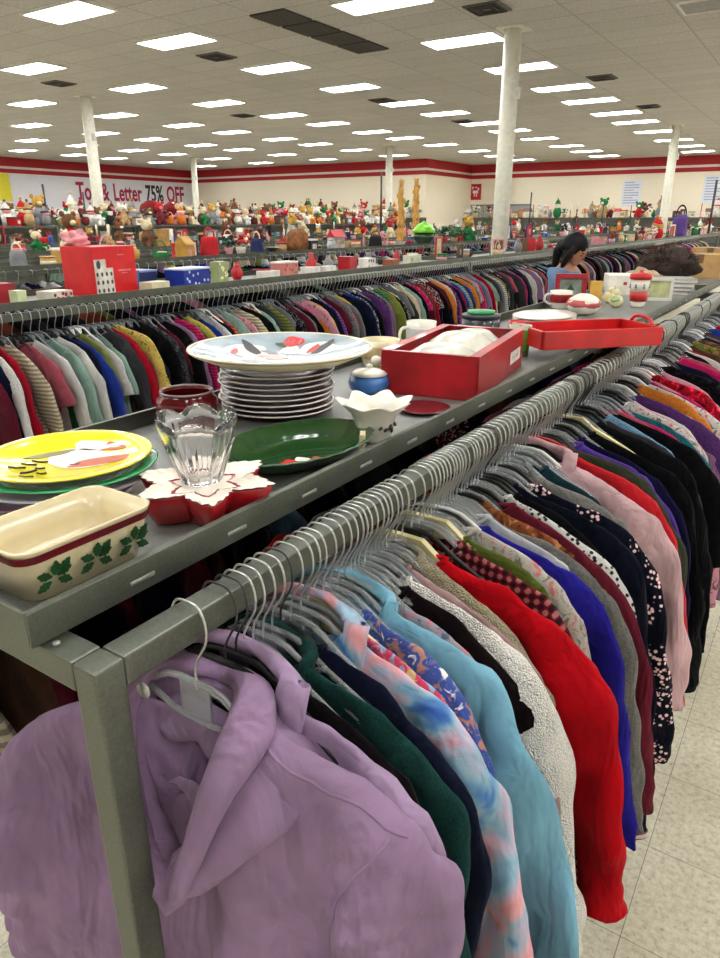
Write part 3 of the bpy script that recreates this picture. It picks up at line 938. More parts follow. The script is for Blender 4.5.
# --- the garments one by one, front to back: Y, kind, material, label, seed, options
def F(*a, **k): return fabric(*a, **k)
tied = F((120, 170, 200), 'tiedye')
listed = [
 (.525, 'hoodie', lilac2, 'pale lilac hoodie hanging directly behind the darker lilac hoodie', dict(collar='hood', Wk=.97, spread=.3, th=.022, dens=2), 'black'),
 (.560, 'sweater', F((30, 22, 28)), 'black sweater tucked between the pale lilac hoodie and the dark green sweater', dict(Wk=.93), 'black'),
 (.598, 'sweater', F((28, 66, 62), 'heather', (16, 46, 44)), 'dark green ribbed sweater with gathered shoulder, fourth from the corner post', dict(Wk=.97, spread=.4, dens=2, collar='mock', wr=1.3), 'clear'),
 (.635, 'sweatshirt', F((28, 38, 72)), 'navy sweatshirt between the dark green sweater and the tie-dye top', dict(Wk=.99, spread=.45, dens=2), 'black'),
 (.680, 'hoodie', tied, 'pink and blue tie-dye hoodie beside the navy sweatshirt', dict(collar='hood', Wk=.97, spread=1.3, dens=2, th=.024), 'clear'),
 (.712, 't_shirt', F((226, 74, 110), 'floral', (240, 210, 150), (110, 170, 200)), 'bright pink patterned shirt squeezed behind the tie-dye hoodie', dict(Wk=.86, sleeve='mid'), 'cream'),
 (.735, 'blouse', F((70, 96, 176), 'floral', (210, 150, 130), (220, 216, 212)), 'blue, coral and white flowery blouse in front of the light blue sweatshirt', dict(Wk=.88, sleeve='mid'), 'clear'),
 (.775, 'sweatshirt', F((138, 200, 226)), 'light blue sweatshirt with a folded collar, near the middle of the foreground clothes', dict(collar='mock', Wk=1.02, spread=1.35, dens=2, th=.022), 'clear'),
 (.808, 'blouse', F((190, 178, 186), 'floral', (120, 130, 150), (206, 110, 130)), 'grey and pink speckled thin blouse behind the light blue sweatshirt', dict(Wk=.86, sleeve='short', th=.012), 'clear'),
 (.832, 'sweater', F((36, 20, 22)), 'very dark brown velvety sweater in front of the white fleece jacket', dict(Wk=.95), 'clear'),
 (.868, 'fleece_jacket', F((246, 240, 232), 'sherpa'), 'white fluffy fleece jacket whose sleeve reaches down beside the light blue sweatshirt', dict(Wk=1.04, th=.022, dens=2), 'clear'),
 (.895, 'sweater', F((186, 150, 148)), 'dusty mauve sweater between the white fleece and the nubbly beige jacket', dict(Wk=.98), 'clear'),
 (.928, 'fleece_jacket', F((160, 150, 122), 'sherpa'), 'nubbly beige fleece jacket with stand-up collar, just left of the red sweater', dict(collar='mock', Wk=.95, th=.024, dens=2, nw=.06, slen=.8), 'clear'),
 (.972, 'sweater', F((200, 10, 22)), 'plain bright red sweater on a wide cream hanger, the largest red garment', dict(Wk=1.18, th=.028, dens=2, nw=.085, L=.68, slen=.93), 'cream'),
 (1.035, 'shirt', F((110, 24, 32), 'plaid', (40, 24, 30), (150, 90, 90)), 'dark red plaid shirt peeping out under the bright red sweater', dict(Wk=1.02), 'clear'),
 (1.066, 'sweater', F((92, 104, 40)), 'olive green sweater hanging right behind the bright red sweater', dict(Wk=.96), 'cream'),
 (1.092, 'blouse', F((214, 208, 196), 'floral', (150, 130, 120), (190, 110, 110)), 'cream flowery blouse between the olive and royal blue sweaters', dict(Wk=.98, sleeve='mid', th=.014), 'clear'),
 (1.122, 'sweater', F((40, 34, 150)), 'royal blue knitted sweater behind the olive one', dict(Wk=1.10), 'white'),
 (1.146, 't_shirt', F((214, 216, 220)), 'pale grey shirt showing a thin edge behind the royal blue sweater', dict(Wk=1.02, sleeve='mid', th=.014), 'clear'),
 (1.172, 'sweater', F((116, 114, 108), 'heather', (84, 82, 78)), 'mid grey heather sweater between royal blue and rust sweaters', dict(Wk=1.12, dens=2), 'clear'),
 (1.212, 'sweater', F((150, 84, 44), 'floral', (96, 44, 30), (180, 120, 80)), 'rust brown sweater behind the grey heather one', dict(Wk=1.06), 'black'),
 (1.240, 'sweater', F((110, 32, 48)), 'wine red sweater squeezed behind the rust brown sweater', dict(Wk=1.13), 'black'),
 (1.276, 'blouse', F((224, 222, 216), 'print', (34, 34, 38)), 'black and white printed blouse left of the dark navy tops', dict(Wk=1.09), 'clear'),
 (1.312, 'sweater', F((18, 18, 24)), 'black sweater between the black and white blouse and the flowered navy top', dict(Wk=.98), 'black'),
 (1.350, 'sweatshirt', F((22, 28, 52)), 'plain dark navy sweatshirt with white and orange banded cuff', dict(Wk=1.12, slen=1.28, dens=2), 'black'),
 (1.395, 'sweater', F((24, 28, 50), 'print', (24, 28, 50), (226, 190, 190)), 'navy top scattered with small pale flowers, in front of the pink hoodie', dict(Wk=1.14), 'clear'),
 (1.440, 'cardigan', F((130, 128, 124), 'heather', (104, 102, 98)), 'long grey knitted cardigan whose hem hangs lowest beside the floor', dict(Wk=1.0, slen=1.55, L=.95), 'clear'),
 (1.500, 'sweater', F((30, 58, 66)), 'dark teal sweater just in front of the dusty pink hoodie', dict(Wk=.84), 'clear'),
 (1.575, 'hoodie', F((232, 190, 194)), 'dusty pink hoodie on the foreground rack before the coral red sweater', dict(collar='hood', Wk=1.13, th=.032, dens=2, slen=.95), 'white'),
 (1.640, 'sweater', F((216, 36, 44)), 'coral red ribbed sweater right behind the dusty pink hoodie', dict(collar='mock', Wk=1.12, th=.022), 'black'),
 (1.690, 'jacket', F((62, 66, 50)), 'dark olive jacket between the coral red and purple sweaters', dict(Wk=1.10), 'black'),
 (1.735, 'sweater', F((92, 60, 160)), 'violet purple sweater beside the dark olive jacket', dict(Wk=1.05), 'clear'),
 (1.780, 'sweatshirt', F((28, 26, 84)), 'deep indigo sweatshirt behind the violet purple sweater', dict(Wk=1.10), 'black'),
 (1.850, 'coat', F((16, 16, 20)), 'long black coat with broad shoulders after the indigo sweatshirt', dict(Wk=1.16, th=.03, L=.95, slen=1.1, dens=2), 'black'),
 (1.915, 't_shirt', F((190, 222, 214)), 'pale mint shirt standing up behind the long black coat', dict(Wk=.78, sleeve='short'), 'cream'),
 (1.965, 'coat', F((20, 20, 26)), 'second black coat, hanging behind the pale mint shirt', dict(Wk=1.14, th=.026, L=.9), 'black'),
]
for i, (y, kind, mat, lb, opt, hk) in enumerate(listed):
    opt = dict(opt)
    rnd = random.Random(500 + i)
    rz = rnd.uniform(-.05, .05)
    pmats = {}
    if 'banded cuff' in lb: pmats = {'cuff': fabric((226, 222, 214), 'stripe', (176, 96, 50))}
    opt.setdefault('wr', 1.5); opt.setdefault('th', .019); opt.setdefault('nw', .078 + rnd.uniform(-.01, .02))
    make_garment(kind, XR, y, rz, mat, lb, kind.replace('_', ' '), G1, 40 + i, parts_mats=pmats, **opt)
    hanger(XR, y, rz, hk, 'holding the ' + ' '.join(lb.split()[:5]), H1)

# a few slim strap tops hang between them: mostly their hangers show
slim = [(.545, 'black'), (.578, 'clear'), (.617, 'clear'), (.657, 'clear'), (.697, 'grey'), (.755, 'clear'), (.792, 'clear'), (.82, 'clear'), (.85, 'clear'), (.882, 'grey'), (.913, 'clear'), (.948, 'clear'),
        (1.005, 'black'), (1.05, 'clear'), (1.08, 'clear'), (1.106, 'black'), (1.134, 'clear'), (1.159, 'clear'), (1.19, 'clear'), (1.226, 'clear'), (1.258, 'black'), (1.294, 'clear'), (1.331, 'black'), (1.372, 'clear'), (1.418, 'black'),
        (1.47, 'clear'), (1.53, 'grey'), (1.55, 'clear'), (1.61, 'black'), (1.665, 'clear'), (1.71, 'black'), (1.757, 'clear'), (1.81, 'black'), (1.83, 'clear'), (1.885, 'black'), (1.94, 'clear')]
def nearest_listed(y):
    a = [g for g in listed if g[0] < y]
    return a[-1][3].split(',')[0] if a else 'lilac hoodie'
dark_cols = [((34, 30, 34), 'charcoal'), ((60, 26, 34), 'maroon'), ((28, 34, 54), 'navy'), ((74, 70, 66), 'grey'), ((40, 52, 46), 'bottle green')]
for i, (y, hk) in enumerate(slim):
    c, cn = dark_cols[(i * 3) % 5]
    ref = ' '.join(nearest_listed(y).split()[:4])
    lb = '%s strap top hidden just behind the %s' % (cn, ref)
    t = make_garment('strap_top', XR, y, 0, F(c), lb, 'top', G1, 300 + i, sleeve='none', th=.007, nw=.10, Wk=.80, L=.62, drop=.03, wr=.4)
    hanger(XR, y, random.Random(i).uniform(-.03, .03), hk, 'just behind the %s' % ref, H1)

# ------------------------------------------------------------------ cheaper shared garments for the long rows
PAL = {'black': (20, 20, 24), 'white': (222, 220, 214), 'navy': (28, 36, 74), 'grey': (122, 122, 122), 'crimson': (170, 20, 40), 'maroon': (96, 26, 42), 'rose': (180, 84, 98),
       'royal blue': (34, 60, 160), 'forest green': (26, 92, 56), 'olive': (124, 132, 56), 'rust': (164, 70, 38), 'mint': (150, 184, 168), 'magenta': (206, 30, 104), 'mauve': (150, 112, 148),
       'orange': (220, 132, 50), 'purple': (88, 50, 110), 'pink': (226, 160, 176), 'cream': (216, 204, 170), 'teal': (36, 112, 122), 'brown': (92, 62, 44), 'yellow': (216, 196, 90), 'sky blue': (128, 172, 206), 'charcoal': (58, 58, 62)}
KINDS = [('sweater', 'sweater', 'long'), ('t_shirt', 't-shirt', 'short'), ('blouse', 'blouse', 'mid'), ('cardigan', 'cardigan', 'long')]
def merged_variant(seed, sleeve, dens):
    P = garment_parts(seed, sleeve=sleeve, th=.017, nw=.082, dens=dens, wr=1.3, Wk=1.0)
    m = MB()
    for k in ('body', 'sleeve_r', 'sleeve_l'):
        if k in P: m.add(P[k].v, P[k].f)
    return m
variants = {}
for kn, _, sl in KINDS:
    variants[kn] = [merged_variant(900 + j * 7 + len(kn), sl, 1).mesh(kn, lilac) for j in range(4)]
PATS = ['plain'] * 7 + ['heather'] * 3 + ['stripe', 'floral', 'floral', 'print', 'knit']
def choose_seq(n, rnd, start=None, wts=None):
    """colour sequence in which every run of three neighbours is different"""
    names = list(PAL); seen = set(); out = list(start or [])
    for a in range(len(out) - 2): seen.add(tuple(out[a:a + 3]))
    while len(out) < n:
        for _ in range(200):
            c = rnd.choices(names, [wts.get(q, 1) if wts else 1 for q in names])[0]
            if len(out) and c == out[-1]: continue
            if len(out) > 1 and tuple(out[-2:] + [c]) in seen: continue
            break
        out.append(c)
        if len(out) > 2: seen.add(tuple(out[-3:]))
    return out
WT = {'black': 4, 'white': 3, 'navy': 2.5, 'grey': 2, 'charcoal': 2, 'maroon': 1.6, 'cream': 1.5, 'yellow': .4, 'orange': .5}
bo_far = MB(); 
_hb = hanger_body('tube'); 
far_hanger = MB(); far_hanger.add(_hb.v, _hb.f, 0); _hk = MB().tube(hook_pts()[::3], .0024, 4); far_hanger.add(_hk.v, _hk.f, 1)
far_hanger = far_hanger.mesh('clothes_hanger', [hb_mats['black'], hook_dark])
hookwire = hook_mesh.materials[0]
def row_of_clothes(xr, ys, rnd, seq, where, grp, hgrp, near=False, wide=1.0):
    n = len(ys)
    for i, y in enumerate(ys):
        c = seq[i]
        kn, kw_, sl = KINDS[rnd.randrange(4)]
        if c in ('black', 'navy') and kn == 't_shirt': kn, kw_, sl = KINDS[0]
        pat = rnd.choice(PATS)
        col = PAL[c]
        if pat == 'floral': m = F(col, pat, mixc(col, .55), mixc(col, 1.7) if sum(col) < 300 else (190, 90, 100))
        elif pat == 'print': m = F(col, pat, (225, 220, 210) if sum(col) < 300 else (60, 60, 90))
        elif pat == 'stripe': m = F(col, pat, mixc(col, 1.6) if sum(col) < 300 else mixc(col, .7))
        else: m = F(col, pat)
        a = seq[i - 1] if i else None; b = seq[i + 1] if i + 1 < len(seq) else None
        if a and b: nb = 'between %s and %s ones' % (a, b)
        elif b: nb = 'first before a %s one' % b
        else: nb = 'last after a %s one' % a
        o = bpy.data.objects.new(kn, variants[kn][rnd.randrange(4)])
        COL.objects.link(o)
        dz = rnd.uniform(-.02, 0)
        o.location = (xr, y, RZ + dz); o.rotation_euler = (0, rnd.uniform(-.03, .05), rnd.uniform(-.10, .10))
        s = rnd.uniform(.92, 1.12) * wide
        o.scale = (s, 1.0, rnd.uniform(.86, 1.08))
        omat(o, m)
        tag(o, '%s %s %s on %s' % (c, kw_, nb, where), kw_, grp)
        hk = rnd.choice(['black', 'clear', 'clear', 'white', 'grey', 'black'])
        if near:
            hanger(xr, y, o.rotation_euler.z, hk, 'of the %s %s %s, %s' % (c, kw_, nb, where), hgrp, near=False)
        else:
            h = bpy.data.objects.new('clothes_hanger', far_hanger); COL.objects.link(h)
            h.location = (xr, y, RZ + .001); h.rotation_euler.z = o.rotation_euler.z
            omat(h, [hb_mats['grey' if hk == 'clear' else hk], hookwire])
            tag(h, '%s hanger of the %s %s %s, %s' % ('grey' if hk == 'clear' else hk, c, kw_, nb, where), 'hanger', hgrp)
rnd = random.Random(7)
ys = []; y = 2.01
while y < 4.84: ys.append(y); y += rnd.uniform(.037, .045)
seq = choose_seq(len(ys), rnd, ['charcoal', 'sky blue', 'black', 'rose', 'magenta', 'teal', 'white', 'pink', 'white', 'purple', 'mauve', 'cream', 'orange', 'mint', 'white', 'magenta', 'pink', 'crimson', 'white', 'black', 'pink'], WT)
row_of_clothes(XR, ys, rnd, seq, 'the foreground rail', G1, H1, near=True, wide=1.08)
# clothes on the far side of the foreground rack
ys = [.42 + i * .075 for i in range(16)] + [1.7 + i * .2 for i in range(14)]
seq = choose_seq(len(ys), rnd, ['cream', 'brown', 'maroon', 'black', 'maroon'], {k: (6 if k in ('black', 'charcoal') else 3 if k in ('navy', 'maroon', 'brown') else .12) for k in PAL})  # dark colour weights stand in for the shade under the tray
row_of_clothes(-1.24, ys, rnd, seq, 'the far foreground rail', 'clothes on the far rail of the foreground rack', 'hangers on the far rail of the foreground rack')
# second rack
ys = []; y = 1.62
rnd = random.Random(21)
while len(ys) < 176: ys.append(y); y += rnd.uniform(.042, .052)
Y2END = y
seq = choose_seq(len(ys), rnd, ['maroon', 'navy', 'white', 'crimson', 'cream', 'pink', 'rose', 'white', 'forest green', 'mint', 'white', 'navy', 'royal blue', 'olive', 'white', 'mint', 'charcoal', 'crimson', 'yellow', 'black', 'navy', 'black', 'charcoal', 'black',
        'maroon', 'black', 'mauve', 'magenta', 'olive', 'yellow', 'brown', 'royal blue', 'white', 'navy', 'rust', 'mint', 'white', 'pink', 'cream', 'black', 'grey', 'orange', 'mint', 'charcoal', 'olive', 'grey', 'black', 'navy', 'maroon', 'grey', 'black', 'magenta', 'pink', 'orange', 'yellow', 'navy', 'purple', 'mauve', 'maroon', 'grey'], WT)
row_of_clothes(-3.25, ys, rnd, seq, "the second rack", 'clothes on the second rack', 'hangers on the second rack')
# the rest of the clothes, too many and too far to count: one object per stretch
base = {}
for kn in ('sweater', 'blouse'):
    P = garment_parts(77, sleeve='long', th=.02, nw=.08, dens=1, wr=1.2)
    q = MB()
    for kk in ('body', 'sleeve_r', 'sleeve_l'): q.add(P[kk].v, P[kk].f)
    base[kn] = q
def clothes_stuff(xr, y0, y1, step, rnd, label, every=1):
    cols = [k for k in PAL]; w = [WT.get(q, 1) for q in cols]
    if xr == -3.94: w = [6 if q in ('black', 'charcoal', 'navy') else .3 for q in cols]  # mostly dark cloth, its colours painting the gloom beneath this tray
    mats = [F(PAL[c]) for c in cols]
    src = base['sweater']
    # thin out the template: keep as is, the meshes are small
    m = MB(); y = y0
    fl = [f for f in src.f]
    while y < y1:
        ci = cols.index(rnd.choices(cols, w)[0])
        sx = rnd.uniform(.9, 1.1); sz = rnd.uniform(.85, 1.05); a = rnd.uniform(-.1, .1)
        m.add([(v[0] * sx, v[1] + v[0] * a + y, v[2] * sz) for v in src.v], fl, ci)
        hp = hook_pts()[::4]
        m.tube([(p[0], y, p[2] + .001) for p in hp], .003, 3, mi=len(cols))
        y += step * rnd.uniform(.85, 1.15)
    o = m.build('row_of_clothes', mats + [hookwire], None, (xr, 0, RZ))
    tag(o, label, 'clothes', None, 'stuff')
clothes_stuff(-3.25, Y2END + .02, 22, .07, random.Random(3), 'densely packed clothes on the second rack far beyond the woman')
clothes_stuff(-3.94, 1.2, 16, .10, random.Random(13), 'densely packed clothes along the far rail of the second rack')
clothes_stuff(-5.95, 2.5, 20, .13, random.Random(4), 'densely packed clothes along the front rail of the third rack')
clothes_stuff(-8.65, 6, 22, .2, random.Random(5), 'densely packed clothes along the front rail of the fourth rack')

# ================================================================== THINGS ON THE FOREGROUND TRAY
Z = TZ
CER = (222, 218, 204)
cer = plain(CER, .22, vary=.03, name='glazed_white', coat=.3)
cream_c = plain((214, 200, 160), .3, vary=.04, name='glazed_cream', coat=.3)
red_g = plain((150, 16, 24), .25, vary=.1, name='glazed_red', coat=.4)
dred_g = plain((96, 16, 26), .25, vary=.1, name='glazed_dark_red', coat=.4)
green_g = plain((10, 62, 22), .15, vary=.1, name='glazed_green', coat=.6)
dgreen = plain((22, 66, 30), .4, vary=.2, name='leaf_green')
blackp = plain((24, 24, 28), .4, vary=.1, name='black_paint')
redp = plain((190, 26, 28), .35, vary=.12, name='red_paint')
orange = plain((190, 84, 34), .4, vary=.1, name='orange_paint')
white_p = plain((214, 210, 204), .35, vary=.03, name='white_paint')
blue_p = plain((48, 90, 168), .3, vary=.15, name='blue_paint')
grey_p = plain((120, 124, 132), .4, vary=.1, name='grey_paint')
yellow_p = plain((234, 220, 30), .22, vary=.03, name='yellow_glaze', coat=.4)

def at(t, y): pass
# --- holly loaf dish in the near corner of the tray
def holly_dish():
    t = thing('loaf_dish', 'cream oblong dish with red band and holly leaves, near corner of the tray', 'dish', (-.735, .452, Z), -.0)
    t.scale = (1.16, 1.34, 1.2)
    LX, LYy, Hh = .115, .145, .058   # long along the rack
    def loop(wx, wy, z, r=.018, n=6):
        pts = []
        for cx, cy, a0 in ((wx / 2 - r, wy / 2 - r, 0), (-wx / 2 + r, wy / 2 - r, PI / 2), (-wx / 2 + r, -wy / 2 + r, PI), (wx / 2 - r, -wy / 2 + r, 1.5 * PI)):
            for k in range(n):
                a = a0 + PI / 2 * k / (n - 1)
                pts.append(Vector((cx + r * math.cos(a), cy + r * math.sin(a), z)))
        return pts
    rows = [loop(.07, .10, 0), loop(.085, .118, .001), loop(.096, .13, .03), loop(.108, .142, .056), loop(.110, .144, .0585), loop(.104, .138, .0585), loop(.092, .126, .03), loop(.084, .116, .008), loop(.04, .06, .006), loop(.001, .001, .006, .0004)]
    MB().grid([[p * 0 for p in rows[0]]] + rows, closed=True).build('bowl', cream_c, t)
    band = [loop(.1052, .1392, .045, .0185), loop(.1085, .1425, .0535, .0185)]
    o = MB().grid([[p * 1.004 if i < 2 else p for p in r] for i, r in enumerate(band)] , closed=True)
    o.build('red_band', dred_g, t)
    # holly sprigs on the side facing the aisle
    def leaf(c, a, l=.0155):
        pts = []
        for i in range(9):
            u = i / 8; w = math.sin(u * PI) * .32 * (1 if i % 2 else .72)
            pts.append((u * l, w * l))
        for i in range(7, 0, -1):
            u = i / 8; w = -math.sin(u * PI) * .32 * (1 if i % 2 else .72)
            pts.append((u * l, w * l))
        R = [(x * math.cos(a) - y * math.sin(a), x * math.sin(a) + y * math.cos(a)) for x, y in pts]
        return [(c[0] + x, c[1] + y) for x, y in R]
    def on_face(mb, poly2):
        # face plane x = .0485 at z=.0 sloping out to .0545
        n = len(poly2)
        f = [(.0480 + (.0068 * z / .056) + .0006 + .001, y, z) for y, z in poly2]
        b = [(p[0] - .001, p[1], p[2]) for p in f]
        mb.add(f + b, [tuple(range(n))] + [(i, n + i, n + (i + 1) % n, (i + 1) % n) for i in range(n)], 0, False)
    for cy in (-.042, 0, .042):
        sp = MB()
        for a, dx, dz in ((.3, .002, .002), (2.7, -.002, .002), (1.4, 0, .003), (-.5, .003, -.002), (3.6, -.003, -.002), (.9, .006, .004)):
            on_face(sp, leaf((cy + dx, .024 + dz), a))
        s_ = sp.build('holly_sprig', dgreen, t)
    return t
holly_dish()

# --- pile of plates at the left
def plate_mb(R, h=.018, well=.62, th=.004, n=40, fr=None):
    return MB().lathe([(0, 0), (R * .55, 0), (R * .6, .002), (R * .98, h - .002), (R, h), (R * .985, h + th * .4), (R * well + .005, th + .006), (R * well, th), (0, th)], n=n, fr=fr)
pl_defs = [(.112, cer, 'white dinner plate lowest in the pile left of the star dish', 0), (.108, plain((120, 70, 96), .3, name='plum_glaze', coat=.3), 'plate with plum coloured wavy rim, second from the bottom of the left pile', 5),
           (.112, plain((176, 168, 176), .3, name='mauve_grey_glaze', coat=.3), 'greyish mauve rimmed plate below the green one in the left pile', 0),
           (.110, plain((42, 150, 92), .25, name='mint_green_glaze', coat=.4), 'green plate directly under the yellow snowman plate', 0)]
zz = Z
px, py = -.955, .603
for i, (R, m, lb, wv) in enumerate(pl_defs):
    R *= 1.22
    o = plate_mb(R, .014, .66, .003, fr=(lambda a, k, w=wv: 1 + (.012 * math.cos(8 * a) if w else 0))).build('plate', m, None, (px + [.0, -.004, .006, .010][i], py + [0, -.01, .004, .008][i], zz))
    tag(o, lb, 'plate', 'plates piled on the tray by the holly dish')
    zz += .0135
zz += .003
t = thing('plate', 'bright yellow plate painted with a tilted white snowman, topmost of the left pile', 'plate', (-.950, .612, zz), 0, 'plates piled on the tray by the holly dish')
plate_mb(.106, .010, .80, .003).build('dish', yellow_p, t)
t.scale = (1.22, 1.22, 1.1)
def decal(parent, nm, pts, z, m, h=.0006, holes=None):
    return MB().poly(pts, z, z + h).build(nm, m, parent)
def ell(cx, cy, rx, ry, n=20, a=0, wob=0, seed=0):
    out = []
    for k in range(n):
        an = 2 * PI * k / n
        w = 1 + wob * math.sin(3 * an + seed) + wob * .6 * math.sin(5 * an + seed * 2)
        x, y = rx * w * math.cos(an), ry * w * math.sin(an)
        out.append((cx + x * math.cos(a) - y * math.sin(a), cy + x * math.sin(a) + y * math.cos(a)))
    return out
dz = .0031
# snowman lies from the middle of the plate towards its right edge (local +y is along the rack)
decal(t, 'painted_head', ell(.014, .008, .046, .036, wob=.05), dz, white_p)
decal(t, 'painted_body', ell(-.016, .064, .036, .032, wob=.06, seed=1), dz, white_p)
decal(t, 'painted_scarf', ell(.050, .024, .052, .013, a=1.15, wob=.12, seed=2), dz + .0003, orange)
decal(t, 'painted_hat', ell(-.030, -.004, .030, .009, a=1.2, wob=.1), dz + .0003, plain((120, 112, 40), .3))
decal(t, 'painted_arm', ell(.020, .070, .026, .008, a=1.3, wob=.2), dz + .0003, orange)
decal(t, 'painted_arm', ell(-.010, .086, .020, .009, a=2.0, wob=.2), dz + .0003, orange)
decal(t, 'painted_nose', [(.026, -.016), (.036, -.010), (.032, -.004)], dz + .0006, blackp)
decal(t, 'painted_buckle', ell(.012, .066, .005, .007), dz + .0006, plain((150, 200, 180), .3))
# strokes of brush lettering at the left of the plate
for k, (a, b, c_, d) in enumerate(((-.030, -.062, -.010, -.052), (-.028, -.046, -.008, -.038), (-.026, -.032, -.006, -.024), (.004, -.068, .010, -.050), (.012, -.074, .028, -.066), (.020, -.056, .030, -.050), (.002, -.046, .012, -.040))):
    q = MB().tube([(a, b, dz + .0006), ((a + c_) / 2 + .002, (b + d) / 2 - .002, dz + .0006), (c_, d, dz + .0006)], .0016, 5)
    for i_ in range(1): q.build('brush_stroke', blackp, t)

# --- poinsettia shaped red and white dish with glass tulip bowl in it
def star_fr(a, i):
    u = (a / (2 * PI) * 6) % 1.0
    s = abs(u - .5) * 2          # 0 at the valley, 1 at the tip
    return .62 + .38 * s ** 1.15 + .012 * math.sin(a * 30)
t = thing('star_dish', 'red and white poinsettia shaped dish under the clear glass tulip bowl', 'dish', (-.722, .680, Z), .35)
t.scale = (1, 1, 1.3)
SS = 1.02
MB().lathe([(0, 0), (.060 * SS, 0), (.084 * SS, .004), (.105 * SS, .036), (.104 * SS, .0375), (.10 * SS, .036), (0, .030)], n=96, fr=star_fr).build('dish', red_g, t)
mb_ = MB(); nn = 168; rows_ = []
for q, z_ in ((0.02, .0325), (.5, .033), (.85, .036), (1.0, .0405), (1.03, .0395)):
    rows_.append([Vector((q * .104 * SS * star_fr(2 * PI * k / nn, 0) * (1 + (.035 * math.sin(2 * PI * k / nn * 42) if q > .9 else 0)) * math.cos(2 * PI * k / nn),
                          q * .104 * SS * star_fr(2 * PI * k / nn, 0) * (1 + (.035 * math.sin(2 * PI * k / nn * 42) if q > .9 else 0)) * math.sin(2 * PI * k / nn), z_)) for k in range(nn)])
mb_.grid(rows_, closed=True, sm=False)
mb_.build('white_petals', plain((236, 226, 212), .75, vary=.03, name='white_lace_glaze'), t)
t2 = thing('glass_bowl', 'clear cut glass bowl with scalloped tulip rim, standing in the star dish', 'bowl', (-.733, .686, Z + .0432), .2)
t2.scale = (1.22, 1.22, 1.18)
gc = glass((255, 255, 255), .03, 'crystal', 1.33, .97)
pr = [(0, 0), (.020, 0), (.024, .003), (.028, .02), (.036, .045), (.043, .066), (.047, .078), (.044, .078), (.039, .066), (.032, .045), (.024, .022), (.018, .008), (0, .007)]
def gz(a, i):
    return (.011 * abs(math.cos(3 * a)) if i in (6, 7) else (.004 * abs(math.cos(3 * a)) if i in (5, 8) else 0))
MB().lathe(pr, n=72, fr=lambda a, i: 1 + (.05 * abs(math.cos(3 * a)) + .015 * math.cos(24 * a)) * (0 < i < 8), fz=gz).build('bowl', gc, t2)
rb = MB()
for k in range(12):
    a = 2 * PI * k / 12
    rb.tube([(.024 * math.cos(a), .024 * math.sin(a), .003), (.033 * math.cos(a), .033 * math.sin(a), .03), (.0425 * math.cos(a), .0425 * math.sin(a), .056)], .0016, 5)
for k in range(2): pass
ob = rb.build('cut_ribs', gc, t2); ob['kind'] = 'stuff' if False else 'part'
del ob['kind']

# --- dark ruby glass jar
t = thing('glass_jar', 'dark ruby red pressed glass jar behind the tulip bowl', 'jar', (-1.062, .972, Z), 0)
t.scale = (1.42, 1.42, 1.12)
ruby = glass((120, 10, 24), .08, 'ruby_glass', 1.5, .55)
def jar_fr(a, i): return 1 + (.02 * math.cos(14 * a) if 1 < i < 8 else 0)
MB().lathe([(0, 0), (.036, 0), (.041, .004), (.0435, .016), (.041, .021), (.0445, .026), (.0455, .038), (.0425, .043), (.0445, .048), (.043, .060), (.037, .067), (.037, .074), (.034, .074), (.034, .066), (.039, .058), (.040, .02), (.033, .006), (0, .005)], n=56, fr=jar_fr).build('jar', ruby, t)
MB().lathe([(.0372, .0715), (.0385, .074), (.037, .0765), (.034, .075), (.0372, .0715)], n=40).build('rim', plain((120, 100, 100), .25, name='worn_rim'), t)

# --- stack of patterned plates with the big painted bowl on top
zz = Z
sx_, sy_ = -1.012, 1.20
cols_ = [(112, 46, 58), (206, 196, 192)]
edge_m = plain((216, 208, 204), .25, name='pale_rim_glaze', coat=.3)
under = plain((92, 66, 72), .3, vary=.25, name='speckled_plum_glaze', coat=.3)
pos_w = ['lowest', 'second', 'third', 'fourth', 'fifth', 'sixth', 'seventh', 'topmost']
for i in range(8):
    t = thing('plate', '%s of the eight plum patterned plates stacked under the big painted bowl' % (pos_w[i] if i in (0, 7) else pos_w[i] + ' from the bottom'), 'plate', (sx_ + .003 * math.sin(i * 2.1), sy_ + .003 * math.cos(i * 1.7), zz), 0, 'plum patterned plates in one stack')
    t.scale = (1.32, 1.32, 1.25)
    MB().lathe([(0, 0), (.052, 0), (.056, .001), (.0955, .0105), (.096, .0125), (.06, .006), (0, .005)], n=40).build('dish', under, t)
    MB().lathe([(.0945, .0105), (.0978, .0112), (.0982, .0128), (.0945, .0136), (.0945, .0105)], n=40).build('rim', edge_m, t)
    zz += .0120
zz += .009
t = thing('platter', 'large wide white bowl painted with winter figures, topping the stack of plates', 'platter', (sx_ + .008, sy_ + .01, zz), 0)
PPR = [(0, .009), (.075, .009), (.10, .0125), (.155, .024), (.196, .036), (.203, .039)]
MB().lathe([(0, 0), (.085, 0), (.092, .003), (.15, .014), (.200, .035), (.2065, .0395), (.203, .041), (.196, .038), (.155, .026), (.10, .0145), (.075, .011), (0, .011)], n=72).build('dish', plain((160, 176, 184), .22, vary=.12, name='pale_blue_white_glaze', coat=.5), t)
MB().lathe([(.199, .0355), (.2078, .0392), (.2068, .0418), (.2015, .0412), (.199, .0355)], n=72).build('rim', cream_c, t)
MB().lathe([(.0925, .0026), (.1502, .0134), (.2001, .0345), (.2002, .0338), (.1504, .0124), (.093, .002), (.0925, .0026)], n=72).build('underside', cream_c, t)
